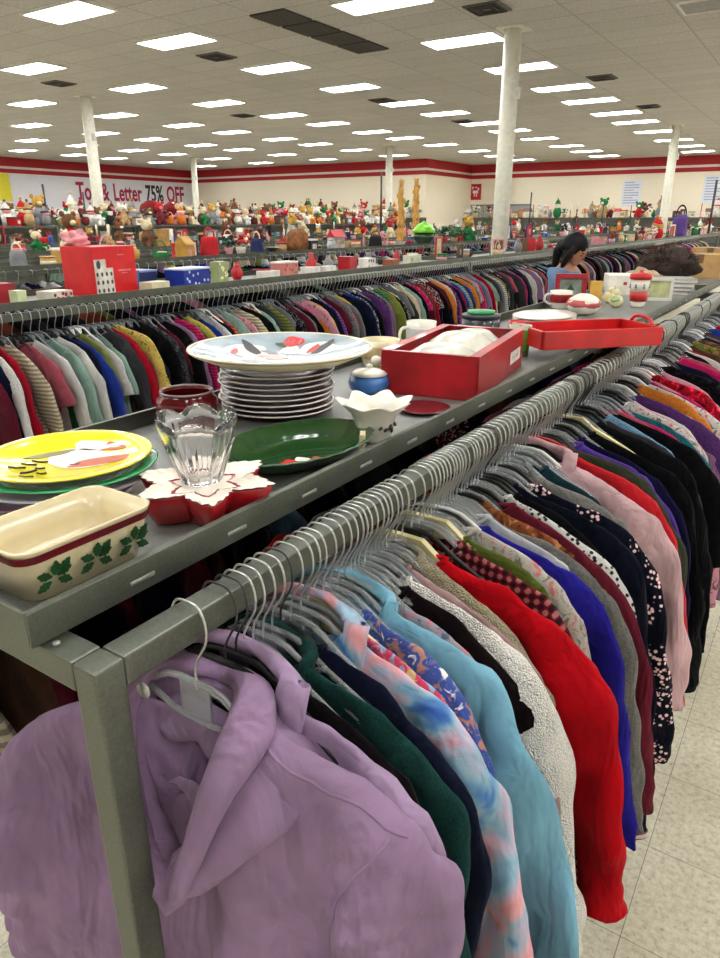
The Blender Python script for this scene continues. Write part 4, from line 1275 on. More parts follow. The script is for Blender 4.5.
def on_dish(nm, cx, cy, rx, ry, a, m, lift, wob=.08):
    # painted patch that follows the curved inside of the dish
    rows_ = []
    for q in (0.0, .35, .7, 1.0):
        row = []
        for k in range(24):
            an = 2 * PI * k / 24
            w = 1 + wob * math.sin(3 * an + cx * 90) + wob * .6 * math.sin(5 * an)
            x, y = rx * q * w * math.cos(an), ry * q * w * math.sin(an)
            X_, Y_ = cx + x * math.cos(a) - y * math.sin(a), cy + x * math.sin(a) + y * math.cos(a)
            rr = math.hypot(X_, Y_)
            row.append(Vector((X_, Y_, interp(PPR, rr)[0] + .0022 + lift)))
        rows_.append(row)
    MB().grid(rows_, closed=True).build(nm, m, t)
# far inside wall lies towards -x +y as seen from the aisle; directions given by angle and radius
def pd(ang, r): return (r * math.cos(ang), r * math.sin(ang))
fa = math.radians(33.2 + 90)      # away from the aisle corner
for nm, da, r_, rx, ry, a, m in (('painted_snow', .9, .11, .05, .05, 0, plain((214, 206, 200), .3)), ('painted_snow', -.7, .12, .05, .045, 0, plain((206, 212, 214), .3)), ('painted_bird', .72, .125, .050, .014, fa + .5, blackp), ('painted_bird', .42, .085, .024, .010, fa + 1.2, grey_p),
        ('painted_face', -.12, .095, .034, .022, fa, white_p), ('painted_cap', -.10, .150, .030, .026, fa, redp), ('painted_bird', -.75, .13, .050, .013, fa - .5, blackp), ('painted_scarf', -.62, .115, .030, .010, fa - .4, redp),
        ('painted_bow', 1.15, .125, .022, .008, fa, redp), ('painted_leaf', .1, .13, .020, .010, fa + .8, dgreen), ('painted_ground', .6, .04, .04, .03, 0, plain((196, 170, 160), .3))):
    cx, cy = pd(fa + da, r_)
    on_dish(nm, cx, cy, rx, ry, a, m, {'painted_snow': 0, 'painted_ground': 0}.get(nm, .0006 + .0002 * (nm in ('painted_cap', 'painted_scarf'))))
dt_ = MB()
for k in range(9):
    cx, cy = pd(fa - .10 + (k % 3 - 1) * .10, .140 + (k // 3) * .010)
    dt_.blob((cx, cy, interp(PPR, math.hypot(cx, cy))[0] + .0034), (.0026, .0026, .0008), n=8, m=4)
dt_.build('painted_dots', white_p, t)

# --- green oval dish
t = thing('oval_dish', 'glossy dark green oval dish with scalloped edge and painted white figure', 'dish', (-.755, .948, Z), math.radians(-8))
t.scale = (1.24, 1.32, .92)
def sc(a, i): return 1 + (.012 * math.cos(26 * a) if i in (3, 4, 5) else 0)
MB().lathe([(0, 0), (.062, 0), (.075, .006), (.107, .036), (.110, .040), (.106, .041), (.078, .013), (.06, .007), (0, .006)], n=104, fr=sc, sx=.82, sy=1.16).build('dish', green_g, t)
decal(t, 'painted_figure', ell(.022, -.012, .016, .014, wob=.15), .0064, white_p)
decal(t, 'painted_figure', ell(.012, -.030, .010, .014, wob=.2), .0066, redp)
decal(t, 'painted_figure', ell(.030, .006, .008, .010, wob=.2), .0066, orange)

# --- ruffled white creamer with painted holly, small white star ornament before it
t = thing('ruffled_vase', 'small white ruffled rim vase with painted holly, right of the green dish', 'vase', (-.702, 1.125, Z), 0)
t.scale = (1.36, 1.36, 1.30)
def ruf(a, i): return 1 + (.10 * math.cos(7 * a) if i in (5, 6, 7) else .03 * math.cos(7 * a) if i in (4, 8) else 0)
MB().lathe([(0, 0), (.022, 0), (.024, .004), (.027, .022), (.033, .042), (.050, .058), (.053, .061), (.049, .061), (.032, .047), (.024, .03), (.02, .008), (0, .006)], n=84, fr=ruf, fz=lambda a, i: (.004 * math.cos(7 * a) if i in (5, 6, 7) else 0)).build('vase', cer, t)
lf = MB()
for k, (a, z) in enumerate(((-.4, .022), (-.15, .026), (.1, .020), (.35, .027), (-.7, .026))):
    r_ = .0285 + (z - .022) * .3
    lf.blob((r_ * math.cos(a), r_ * math.sin(a), z), (.0018, .006, .003), rot=Rx(k * .8), n=8, m=5)
lf.build('painted_holly', plain((44, 40, 36), .4), t)
t = thing('star_ornament', 'tiny cream star ornament between the green oval dish and the ruffled vase', 'ornament', (-.672, 1.035, Z + .001), .3)
t.scale = (1.2, 1.2, 1.2)
pts = [((.020 if k % 2 == 0 else .008) * math.cos(PI * k / 5), (.020 if k % 2 == 0 else .008) * math.sin(PI * k / 5)) for k in range(10)]
so = MB().poly(pts, -.004, .004).xform(Rz(.2).to_4x4() @ Ry(PI / 2).to_4x4()); so.xform(Matrix.Translation((0, 0, .0172))).build('star', cream_c, t)

# --- blue and white lidded sugar pot
t = thing('sugar_pot', 'small blue and white lidded pot behind the ruffled vase', 'pot', (-.925, 1.455, Z), 0)
t.scale = (1.42, 1.42, 1.25)
MB().lathe([(0, 0), (.022, 0), (.034, .010), (.037, .022), (.034, .034), (.030, .038), (0, .038)], n=36).build('pot', plain((56, 110, 178), .25, vary=.5, name='blue_glaze', coat=.4), t)
MB().lathe([(.031, .038), (.033, .040), (.026, .046), (.010, .050), (.004, .052), (.007, .057), (0, .060)], n=30).build('lid', cer, t)
MB().tube(catmull([(0, .034, .030), (0, .050, .030), (0, .054, .018), (0, .040, .010)], 3), .0035, 6).build('handle', plain((140, 150, 100), .3), t)

# --- cream cup and pale mug
def mug(loc, r, h, m, m2, label, a=0, inner=None, band=None, cat='mug'):
    t = thing('mug', label, cat, loc, a)
    MB().lathe([(0, 0), (r * .82, 0), (r * .86, .003), (r * .95, h * .5), (r, h), (r * .94, h), (r * .88, h * .5), (r * .8, .006), (0, .006)], n=32).build('cup', m, t)
    MB().tube(catmull([(0, r * .95, h * .82), (0, r * 1.5, h * .78), (0, r * 1.6, h * .45), (0, r * .9, h * .2)], 4), r * .11, 7).build('handle', m, t)
    if band: MB().lathe([(r * .955, h * .35), (r * .99, h * .38), (r * 1.012, h * .78), (r * .985, h * .82), (r * .955, h * .35)], n=32).build('painted_band', band, t)
    return t
mug((-1.09, 1.775, Z), .060, .078, plain((226, 216, 176), .3, vary=.1, coat=.3), None, 'wide cream cup with brown painted berries between the platter and the red box', 0, band=plain((196, 176, 130), .35, vary=.35))
mug((-1.105, 2.06, Z), .050, .098, cer, None, 'tall white mug with faint blue flowers, standing behind the cream cup', 2.6, band=plain((216, 218, 220), .3, vary=.12))
t = thing('figurine', 'small green and white ceramic figurine tucked behind the cream cup', 'figurine', (-.985, 1.585, Z), 0)
t.scale = (1.4, 1.4, 1.3)
MB().lathe([(0, 0), (.02, 0), (.022, .01), (.012, .03), (0, .034)], n=16).build('skirt', plain((150, 176, 110), .4), t)
MB().blob((0, 0, .042), .011, n=12, m=8).build('head', cer, t)

# --- flat dark red dish under the corner of the box
o = MB().lathe([(0, 0), (.035, 0), (.06, .008), (.061, .010), (.035, .004), (0, .004)], n=36).build('saucer', dred_g, None, (-.725, 1.375, Z))
tag(o, 'dark red shallow saucer with pale rim in front of the red box corner', 'dish')

# --- big red gift box with glass things in it
boxred = plain((168, 18, 30), .32, vary=.18, name='red_foil_card', coat=.2)
B0 = Vector((-.655, 1.515))
bw, bd, bh = .25, .50, .108
BA = math.radians(9)
t = thing('gift_box', 'shiny red cardboard gift box holding a pile of glass and pale dishes', 'box', (0, 0, Z), 0)
off = Matrix.Rotation(BA, 3, 'Z') @ Vector((-bw / 2, bd / 2, 0))
cen = B0 + Vector((off.x, off.y))
t.location = (cen.x, cen.y, Z); t.rotation_euler.z = BA
th_ = .004
MB().box((0, 0, th_ / 2 + .0005), (bw, bd, th_)).build('bottom', boxred, t)
for s in (-1, 1):
    MB().box((0, s * (bd / 2 - th_ / 2), bh / 2), (bw, th_, bh)).build('side_panel', boxred, t)
    MB().box((s * (bw / 2 - th_ / 2), 0, bh / 2), (th_, bd, bh)).build('side_panel', boxred, t)
    MB().box((0, s * (bd / 2 - .008), bh - .001), (bw, .018, .002)).box((s * (bw / 2 - .012), 0, bh), (.026, bd, .002)).build('folded_rim', boxred, t)
MB().box((bw / 2 + .001, .15, .046), (.0015, .12, .034)).build('price_label', plain((228, 222, 214), .6), t)
pr_ = MB()
for k_, (w_, h_) in enumerate(((.012, .018), (.004, .020), (.014, .016), (.010, .019))): pr_.box((bw / 2 + .0022, .118 + k_ * .020, .046), (.0006, w_, h_ * .25)).box((bw / 2 + .0022, .114 + k_ * .020, .047), (.0006, .003, h_))
pr_.build('faint_print', plain((170, 158, 160), .6), t)
box_t = t
M_ = Matrix.Translation((cen.x, cen.y, Z)) @ Matrix.Rotation(t.rotation_euler.z, 4, 'Z')
fog = plain((206, 206, 190), .25, vary=.12, name='pale_glass_dish', coat=.4)
for i, (x, y, r, z, lb) in enumerate(((-.0, -.14, .108, .054, 'pale glass bowl lying front in the red gift box'), (.0, .03, .105, .060, 'pale glass bowl in the middle of the red gift box'), (-.0, .16, .085, .050, 'pale glass bowl at the back of the red gift box'))):
    p = M_ @ Vector((x, y, z))
    o = MB().lathe([(0, .062), (r * .35, .062), (r * .5, .058), (r * .85, .034), (r, .004), (r * .96, 0), (r * .80, .03), (r * .45, .054), (0, .058)], n=40, fr=lambda a, i: 1 + .02 * math.cos(18 * a)).build('glass_dish', fog, None, p, .3 * i)
    tag(o, lb, 'bowl')

# --- dark snowflake tin with green lid
t = thing('tin', 'dark navy snowflake tin with a bright green lid behind the red gift box', 'tin', (-1.085, 2.50, Z), .1)
t.scale = (1.12, 1.12, 1.0)
MB().lathe([(0, 0), (.062, 0), (.064, .002), (.064, .072), (0, .072)], n=36).build('can', plain((22, 30, 40), .3, vary=.2, name='dark_tin'), t)
fl = MB()
rr_ = random.Random(4)
for k in range(26):
    a = rr_.uniform(0, 6.28); z = rr_.uniform(.01, .062)
    c = Vector((.0645 * math.cos(a), .0645 * math.sin(a), z))
    for j in range(3):
        an = PI * j / 3; d = Vector((-math.sin(a), math.cos(a), 0)) * (math.cos(an) * .004) + Vector((0, 0, math.sin(an) * .004))
        fl.tube([c - d, c + d], .0007, 4)
fo = fl.build('snowflake_pattern', white_p, t); fo['kind'] = 'stuff'
MB().lathe([(.0655, .062), (.0655, .076), (.060, .078), (0, .078)], n=36).build('lid_rim', plain((26, 34, 44), .3), t)
MB().lathe([(0, .0785), (.046, .0785), (.046, .090), (0, .092)], n=36).build('lid', plain((30, 150, 84), .3, coat=.3), t)
o = MB().lathe([(0, 0), (.03, 0), (.036, .03), (.034, .048), (.03, .048), (.03, .006), (0, .004)], n=28).build('candle_cup', redp, None, (-.975, 2.60, Z)); tag(o, 'small red cup right beside the snowflake tin', 'cup')

# --- green printed glass tumbler beyond the red box
t = thing('tumbler', 'green holiday print glass tumbler between the red gift box and the red tray', 'glass', (-.800, 2.16, Z), 0)
t.scale = (1.15, 1.15, 1.0)
MB().lathe([(0, 0), (.026, 0), (.031, .098), (.029, .098), (.024, .006), (0, .006)], n=28).build('glass', glass((226, 236, 214), .08, 'tumbler_glass', 1.45, .5), t)
MB().lathe([(.0268, .012), (.0276, .014), (.0312, .085), (.0304, .086), (.0268, .012)], n=28, ).build('printed_band', plain((104, 150, 52), .35, vary=.3), t)

# --- stack of wide white oblong dishes behind the tumbler
for i in range(3):
    o = MB().lathe([(0, 0), (.09, 0), (.125, .012), (.127, .014), (.09, .005), (0, .005)], n=40, sy=1.5).build('platter', plain((214, 208, 196), .3, vary=.04, coat=.3), None, (-1.0, 2.98, Z + i * .009)); tag(o, '%s white oval platter of three behind the green tumbler' % ['lowest', 'middle', 'topmost'][i], 'platter', 'white oval platters')

# --- red serving tray poking over the lip
rt = thing('serving_tray', 'bright red wooden serving tray lying across the edge of the rack', 'tray', (-.636, 2.310, Z + .0375), math.radians(47))
def rtray():
    w, d, h = .41, .22, .056
    MB().box((0, 0, .004), (w, d, .008)).build('bottom', redp, rt)
    MB().box((0, -d / 2, h / 2), (w, .012, h), bev=.002).build('side', redp, rt)
    MB().box((0, d / 2, h / 2), (w, .012, h), bev=.002).build('side', redp, rt)
    for s in (-1, 1):
        q = MB().box((s * w / 2, 0, h / 2), (.012, d - .012, h), bev=.002)
        q.build('end', redp, rt)
        if s < 0: continue
        hp = catmull([(s * w / 2, -.06, h - .004), (s * w / 2, -.04, h + .016), (s * w / 2, 0, h + .022), (s * w / 2, .04, h + .016), (s * w / 2, .06, h - .004)], 3)
        MB().tube(hp, .006, 8).build('handle', redp, rt)
rtray()
# --- further along the foreground tray
o = MB().blob((0, 0, .048), (.075, .075, .048), n=24, m=12, amp=.1).lathe([(.058, .02), (.075, .04), (.079, .05), (.066, .07), (.058, .02)], n=24, mi=1).build('cloth_bonnet', [plain((226, 220, 206), .8, bump=.3), plain((176, 80, 78), .7)], None, (-.93, 3.30, Z)); tag(o, 'round white padded bonnet with dusty red band behind the red serving tray', 'hat')
mug((-1.10, 3.50, Z), .055, .085, cer, None, 'white mug with a dark red painted panel left of the picture frame', 2.4, band=plain((150, 24, 34), .35))
t = thing('candle_box', 'dark red square box in front of the white mug', 'box', (-.98, 3.42, Z), .6)
MB().box((0, 0, .036), (.065, .065, .072), bev=.002).build('box', plain((150, 30, 34), .5), t)
t = thing('picture_frame', 'thick dark red picture frame with a tree picture, leaning upright on the tray', 'picture frame', (-1.13, 3.74, Z), math.radians(24))
fr = MB()
for (x, z, w, h) in ((0, .012, .16, .024), (0, .138, .16, .024), (-.068, .075, .024, .102), (.068, .075, .024, .102)): fr.box((x, 0, z), (w, .02, h), bev=.002)
fr.build('frame', plain((150, 20, 36), .35, vary=.15), t)
MB().box((0, .004, .075), (.112, .006, .102)).build('picture', plain((130, 140, 130), .5, vary=.25), t)
MB().lathe([(0, 0), (.014, .004), (.02, .012), (.008, .03), (0, .045)], n=12).xform(Matrix.Scale(.1, 4, (0, 1, 0))).xform(Matrix.Translation((0, 0, .055))).build('painted_tree', plain((30, 60, 44), .5), t)
t = thing('book', 'small mustard yellow book standing right of the red picture frame', 'book', (-1.03, 3.86, Z), .5)
MB().box((0, 0, .055), (.06, .016, .11), bev=.002).build('cover', plain((222, 176, 76), .5), t)
MB().box((.004, 0, .055), (.056, .012, .104)).build('pages', white_p, t)
# cream angel figurine
t = thing('figurine', 'cream and green rabbit-like ceramic figurine left of the red and white canister', 'figurine', (-.880, 3.69, Z), 0)
bd_ = MB().blob((0, 0, .030), (.036, .030, .032), amp=.2).blob((0, 0, .070), (.020, .018, .020)).blob((-.012, 0, .096), (.006, .005, .016)).blob((.012, 0, .096), (.006, .005, .016))
bd_.build('body', plain((226, 220, 180), .3, vary=.12, coat=.3), t)
MB().blob((0, -.018, .04), (.026, .018, .016), amp=.3, seed=4).build('scarf', plain((164, 188, 130), .35), t)
o = MB().blob((0, 0, .03), (.034, .03, .03), amp=.25, seed=9).blob((.01, 0, .065), (.018, .016, .018)).build('figurine', plain((222, 206, 150), .3, vary=.12, coat=.3), None, (-.955, 3.85, Z)); tag(o, 'pale yellow seated ceramic figurine behind the rabbit-like one', 'figurine')
# red and white canister with red lid
t = thing('canister', 'white canister with snowman pattern, red lid and red band near the rail', 'canister', (-.790, 3.76, Z), 0)
MB().lathe([(0, 0), (.030, 0), (.034, .006), (.038, .03), (0, .03)], n=30).build('base', cer, t)
MB().lathe([(0, .03), (.040, .03), (.046, .075), (0, .075)], n=30).build('red_band', redp, t)
MB().lathe([(0, .0755), (.043, .0755), (.046, .135), (0, .135)], n=30).build('jar', cer, t)
MB().lathe([(0, .1355), (.052, .1355), (.053, .158), (.045, .163), (.018, .166), (.010, .170), (.010, .178), (0, .18)], n=30).build('lid', redp, t)
dts = MB()
for k in range(7):
    a = 2 * PI * k / 7
    dts.blob((.0455 * math.cos(a), .0455 * math.sin(a), .098), (.006, .006, .007), n=8, m=5).blob((.0455 * math.cos(a), .0455 * math.sin(a), .110), (.0045, .0045, .005), n=8, m=5)
dts.build('painted_snowmen', grey_p, t)
t = thing('picture_frame', 'white framed pale green picture standing behind the canister', 'picture frame', (-.78, 4.12, Z), math.radians(20))
fr = MB()
for (x, z, w, h) in ((0, .008, .17, .016), (0, .112, .17, .016), (-.077, .06, .016, .09), (.077, .06, .016, .09)): fr.box((x, 0, z), (w, .016, h), bev=.002)
fr.build('frame', white_p, t)
MB().box((0, .003, .06), (.14, .005, .09)).build('picture', plain((180, 184, 132), .5, vary=.25), t)
# white carton with small sailboat print at the back
t = thing('carton', 'low white carton behind the yellow book with a small red mark', 'box', (-1.01, 4.45, Z), .4)
MB().box((0, 0, .055), (.24, .22, .11), bev=.003).build('box', plain((226, 222, 210), .6), t)
MB().box((-.03, -.1115, .065), (.02, .001, .016)).build('printed_mark', redp, t)
o = MB().box((0, 0, .02), (.22, .03, .03)).build('lettering_strip', redp, t, (0, -.11, .075)); bpy.data.objects.remove(o)
# books stacked near the lip
rb_ = random.Random(5)
for i in range(4):
    t = thing('book', '%s grey book of the flat pile beyond the white framed picture' % ['lowest', 'second', 'third', 'topmost'][i], 'book', (-.775 + rb_.uniform(-.01, .01), 4.62, Z + .0225 * i), .1 * i, 'flat pile of books')
    c = [(150, 150, 150), (120, 124, 128), (176, 172, 164), (140, 140, 136)][i]
    MB().box((0, 0, .002), (.2, .26, .003)).box((0, 0, .020), (.2, .26, .003)).box((-.098, 0, .011), (.003, .26, .02)).build('cover', plain(c, .5), t)
    MB().box((.002, 0, .011), (.19, .25, .0148)).build('pages', white_p, t)
# brown fluffy bundle and cartons at the far end
t = thing('fur_bundle', 'dark brown shaggy fur hat bundle before the cardboard carton', 'fur hat', (-1.0, 5.55, Z), 0)
fb_ = MB().blob((0, 0, .11), (.19, .22, .12), amp=.35, n=36, m=20)
rr_ = random.Random(8)
fb_.build('crown', plain((50, 36, 30), .95, vary=.4, bump=.6), t)
ft = MB()
for k in range(900):
    th2 = math.acos(rr_.uniform(-.4, 1)); a = rr_.uniform(0, 6.28)
    d = Vector((math.sin(th2) * math.cos(a), math.sin(th2) * math.sin(a), math.cos(th2)))
    p = Vector((d.x * .19, d.y * .22, .11 + d.z * .12)) * 1.0
    e = p + (d + Vector((rr_.uniform(-.6, .6), rr_.uniform(-.6, .6), rr_.uniform(-.6, .2)))) * .026
    ft.tube([p - d * .01, e], [.004, .0008], 3, caps=False)
fo = ft.build('fur', plain((64, 44, 36), .95, vary=.4), t); fo['kind'] = 'stuff'
t = thing('fur_bundle', 'tan fluffy scarf heaped left of the dark fur bundle', 'scarf', (-1.06, 5.10, Z), 0)
MB().blob((0, 0, .05), (.12, .16, .055), amp=.4, n=24, m=12, seed=3).build('scarf', plain((170, 150, 122), .95, vary=.2, bump=.5), t)
for i, (x, y, w, d, h, a, lb) in enumerate(((-.86, 6.1, .30, .34, .17, .1, 'brown cardboard carton with dark tape beyond the fur bundle'), (-.84, 6.62, .28, .3, .20, -.1, 'tall brown cardboard carton at the right edge of the view'))):
    t = thing('cardboard_carton', lb, 'box', (x, y, Z), a)
    MB().box((0, 0, h / 2), (w, d, h), bev=.002).build('box', plain((186, 148, 96), .8, vary=.08, name='corrugated_card'), t)
    MB().box((0, 0, h + .0006), (.05, d + .002, .001)).box((0, -d / 2 - .0006, h * .82), (.05, .001, h * .36)).build('tape', plain((120, 88, 52), .35), t)
    MB().box((0, 0, h + .0002), (w, .003, .0015)).build('flap_gap', blackp, t)

# ================================================================== GOODS BUILT ONCE, SET OUT AS COPIES
HUE = {'red': (184, 24, 32), 'white': (228, 224, 214), 'cream': (222, 206, 166), 'black': (30, 30, 34), 'navy': (32, 44, 92), 'blue': (48, 92, 176), 'green': (30, 110, 58), 'brown': (110, 74, 48), 'tan': (180, 146, 100),
       'grey': (130, 132, 134), 'pink': (224, 150, 160), 'gold': (190, 148, 66), 'maroon': (104, 26, 36), 'teal': (52, 140, 150), 'lime': (140, 200, 50), 'orange': (214, 120, 44), 'silver': (170, 172, 172), 'purple': (86, 62, 128)}
hue_m = {k: plain(v, .45, vary=.12, name='glossy_' + k) for k, v in HUE.items()}
soft_m = {k: plain(v, .95, vary=.12, bump=.5, name='plush_' + k) for k, v in HUE.items()}
def k_box():
    return [('box', MB().box((0, 0, .07), (.2, .14, .14), bev=.004), 0), ('lid', MB().box((0, 0, .143), (.206, .146, .022), bev=.004), 1), ('label', MB().box((.1015, 0, .065), (.002, .08, .06)), 2)]
def k_mug():
    return [('cup', MB().lathe([(0, 0), (.034, 0), (.04, .09), (.036, .09), (.032, .006), (0, .006)], n=20), 0), ('handle', MB().tube(catmull([(0, .038, .075), (0, .064, .07), (0, .064, .03), (0, .036, .02)], 3), .005, 6), 0), ('painted_band', MB().lathe([(.0365, .03), (.0385, .032), (.0405, .07), (.038, .072), (.0365, .03)], n=20), 1)]
def k_vase():
    return [('vase', MB().lathe([(0, 0), (.04, 0), (.065, .06), (.06, .11), (.026, .16), (.03, .2), (.026, .2), (.02, .16), (0, .15)], n=20), 0), ('neck_band', MB().lathe([(.03, .150), (.033, .156), (.03, .162), (.026, .156), (.03, .150)], n=20), 1)]
def k_bowl():
    return [('bowl', MB().lathe([(0, 0), (.04, 0), (.045, .006), (.09, .06), (.094, .065), (.088, .065), (.04, .012), (0, .01)], n=24), 0), ('rim', MB().lathe([(.09, .062), (.096, .065), (.094, .069), (.088, .067), (.09, .062)], n=24), 1)]
def k_plush():
    return [('body', MB().blob((0, 0, .11), (.09, .08, .12), amp=.12).blob((.07, -.06, .04), (.035, .04, .06)).blob((.07, .06, .04), (.035, .04, .06)).blob((.05, -.1, .13), (.03, .05, .03)).blob((.05, .1, .13), (.03, .05, .03)), 0),
            ('head', MB().blob((.01, 0, .28), (.075, .08, .07)).blob((0, -.07, .345), (.025, .028, .028)).blob((0, .07, .345), (.025, .028, .028)), 1),
            ('muzzle', MB().blob((.075, 0, .265), (.03, .035, .026)), 2)]
def k_santa():
    return [('body', MB().blob((0, 0, .1), (.09, .09, .12), amp=.1), 0), ('face', MB().blob((.02, 0, .23), (.06, .06, .055)), 2), ('hat', MB().lathe([(0, .25), (.07, .25), (.06, .29), (.03, .35), (0, .39)], n=14), 0), ('hat_trim', MB().lathe([(.06, .245), (.078, .25), (.08, .265), (.066, .275), (.06, .245)], n=14).blob((0, 0, .40), .024), 1)]
def k_flowers():
    m = MB(); l = MB(); r = random.Random(5)
    for i in range(14):
        a = r.uniform(0, 6.28); q = r.uniform(0, .09); z = r.uniform(.14, .25)
        m.blob((q * math.cos(a), q * math.sin(a), z), (.03, .03, .022), n=7, m=5, amp=.4, seed=i)
        l.blob((q * 1.2 * math.cos(a + 1), q * 1.2 * math.sin(a + 1), z - .04), (.04, .018, .008), n=6, m=4, rot=Rz(a) @ Ry(.5))
    return [('pot', MB().lathe([(0, 0), (.045, 0), (.062, .1), (.056, .1), (0, .09)], n=16), 2), ('blossom', m, 0), ('leaves', l, 1)]
def k_basket():
    m = MB().lathe([(0, 0), (.08, 0), (.1, .09), (.095, .09), (.075, .008), (0, .008)], n=24)
    h = MB().tube([(0, .098 * math.cos(a), .085 + .13 * math.sin(a)) for a in [PI * k / 12 for k in range(13)]], .006, 6)
    return [('basket', m, 0), ('handle', h, 0), ('lining', MB().blob((0, 0, .07), (.085, .085, .03), amp=.3), 1)]
def k_frame():
    f = MB()
    for (y, z, w, h) in ((0, .01, .2, .02), (0, .23, .2, .02), (-.09, .12, .02, .2), (.09, .12, .02, .2)): f.box((0, y, z), (.018, w, h))
    return [('frame', f, 0), ('picture', MB().box((-.002, 0, .12), (.006, .16, .2)), 1), ('painted_figure', MB().blob((.003, .01, .11), (.003, .035, .05)), 2)]
def k_tin():
    return [('can', MB().lathe([(0, 0), (.07, 0), (.07, .09), (0, .09)], n=24), 0), ('lid', MB().lathe([(0, .0905), (.073, .0905), (.073, .106), (0, .108)], n=24), 1), ('painted_band', MB().lathe([(.0695, .03), (.0715, .031), (.0715, .06), (.0695, .061), (.0695, .03)], n=24), 2)]
def k_candle():
    return [('stick', MB().lathe([(0, 0), (.05, 0), (.05, .01), (.012, .03), (.018, .06), (.01, .1), (.022, .15), (.022, .16), (0, .16)], n=16), 0), ('candle', MB().tube([(0, 0, .16), (0, 0, .30)], .011, 10), 1)]
def k_book():
    return [('cover', MB().box((0, -.013, .1), (.15, .003, .2)).box((0, .013, .1), (.15, .003, .2)).box((.075, 0, .1), (.003, .028, .2)), 0), ('pages', MB().box((-.003, 0, .1), (.142, .022, .19)), 1)]
def k_bag():
    return [('bag', MB().box((0, 0, .09), (.2, .08, .18), bev=.03, taper=.8), 0), ('handle', MB().tube([(.06 * math.cos(a), 0, .175 + .08 * math.sin(a)) for a in [PI * k / 10 for k in range(11)]], .008, 6), 1)]
def k_house():
    return [('house', MB().box((0, 0, .06), (.12, .16, .12)), 0), ('roof', MB().add([(-.07, -.09, .12), (.07, -.09, .12), (.07, .09, .12), (-.07, .09, .12), (0, -.09, .2), (0, .09, .2)], [(0, 1, 2, 3), (0, 4, 1), (3, 2, 5), (1, 4, 5, 2), (0, 3, 5, 4)], 0, False), 1), ('door', MB().box((.061, 0, .035), (.004, .035, .07)), 2), ('window_pane', MB().box((.061, .05, .07), (.004, .03, .03)).box((.061, -.05, .07), (.004, .03, .03)), 2)]
KIND = {'gift_box': ('box', k_box), 'mug': ('mug', k_mug), 'vase': ('vase', k_vase), 'bowl': ('bowl', k_bowl), 'plush_toy': ('plush toy', k_plush), 'plush_santa': ('plush toy', k_santa), 'flower_pot': ('flowers', k_flowers), 'basket': ('basket', k_basket),
        'picture_frame': ('picture frame', k_frame), 'tin': ('tin', k_tin), 'candlestick': ('candlestick', k_candle), 'book': ('book', k_book), 'handbag': ('bag', k_bag), 'toy_house': ('toy house', k_house)}
SOFT = {'plush_toy', 'plush_santa', 'handbag', 'basket'}
cache = {}
def inst(kind, loc, rz, cols, label, group=None, scale=(1, 1, 1), far=False, cat=None, rot=None):
    cat0, fn = KIND[kind]
    if kind not in cache:
        cache[kind] = [(n, mb.mesh(n, hue_m['white']), s) for n, mb, s in fn()]
        allm = MB()
        for n, mb, s in fn():
            allm.add(mb.v, mb.f, s); allm.sm[-len(mb.sm):] = mb.sm
        cache[kind + '/far'] = allm.mesh(kind, [hue_m['white']] * 3)
    D_ = soft_m if kind in SOFT else hue_m
    ms = [D_[c] for c in cols]
    if far:
        t = bpy.data.objects.new(kind, cache[kind + '/far']); COL.objects.link(t)
        omat(t, ms)
    else:
        t = bpy.data.objects.new(kind, None); COL.objects.link(t); t.empty_display_size = .05
        for n, me, s in cache[kind]:
            c = bpy.data.objects.new(n, me); COL.objects.link(c); c.parent = t; omat(c, ms[s])
    t.location = loc; t.rotation_euler = rot or (0, 0, rz); t.scale = scale
    return tag(t, label, cat or cat0, group)

KP = {'gift_box': 'box', 'plush_toy': 'plush animal', 'plush_santa': 'plush Santa', 'flower_pot': 'potted flowers', 'picture_frame': 'picture frame', 'toy_house': 'toy house', 'candlestick': 'candlestick'}
def kn(k): return KP.get(k, k)
def plushfix(k, c):
    return {'black': 'brown', 'navy': 'tan'}.get(c, c) if k == 'plush_toy' else c
def clutter_row(xa, xb, y0, y1, step, rnd, z, where, group, kinds, hues, far=True, smin=.8, smax=1.3, skip=(), face=0):
    items = []; y = y0; used = set(); pk = None; pc = None
    while y < y1:
        for _ in range(60):
            k = rnd.choice(kinds); c = plushfix(k, rnd.choice(hues))
            key = (c, k, pc, pk)
            if key not in used: break
        used.add(key)
        items.append((y, k, c)); pk, pc = k, c
        y += step * rnd.uniform(.8, 1.25)
    for i, (y, k, c) in enumerate(items):
        if any(a < y < b for a, b in skip): continue
        if i: nb = 'beside a %s %s' % (items[i - 1][2], kn(items[i - 1][1]))
        else: nb = 'first in line'
        c2 = plushfix(k, rnd.choice(['white', 'cream', 'red', 'green', 'gold', 'brown', 'black']))
        c3 = rnd.choice(['white', 'cream', 'tan', 'pink'])
        s = rnd.uniform(smin, smax)
        inst(k, (rnd.uniform(xa, xb), y, z), rnd.uniform(-.5, .5) + face, (c, c2, c3), '%s %s %s on %s' % (c, kn(k), nb, where), group, (s, s, s * rnd.uniform(.85, 1.1)), far)

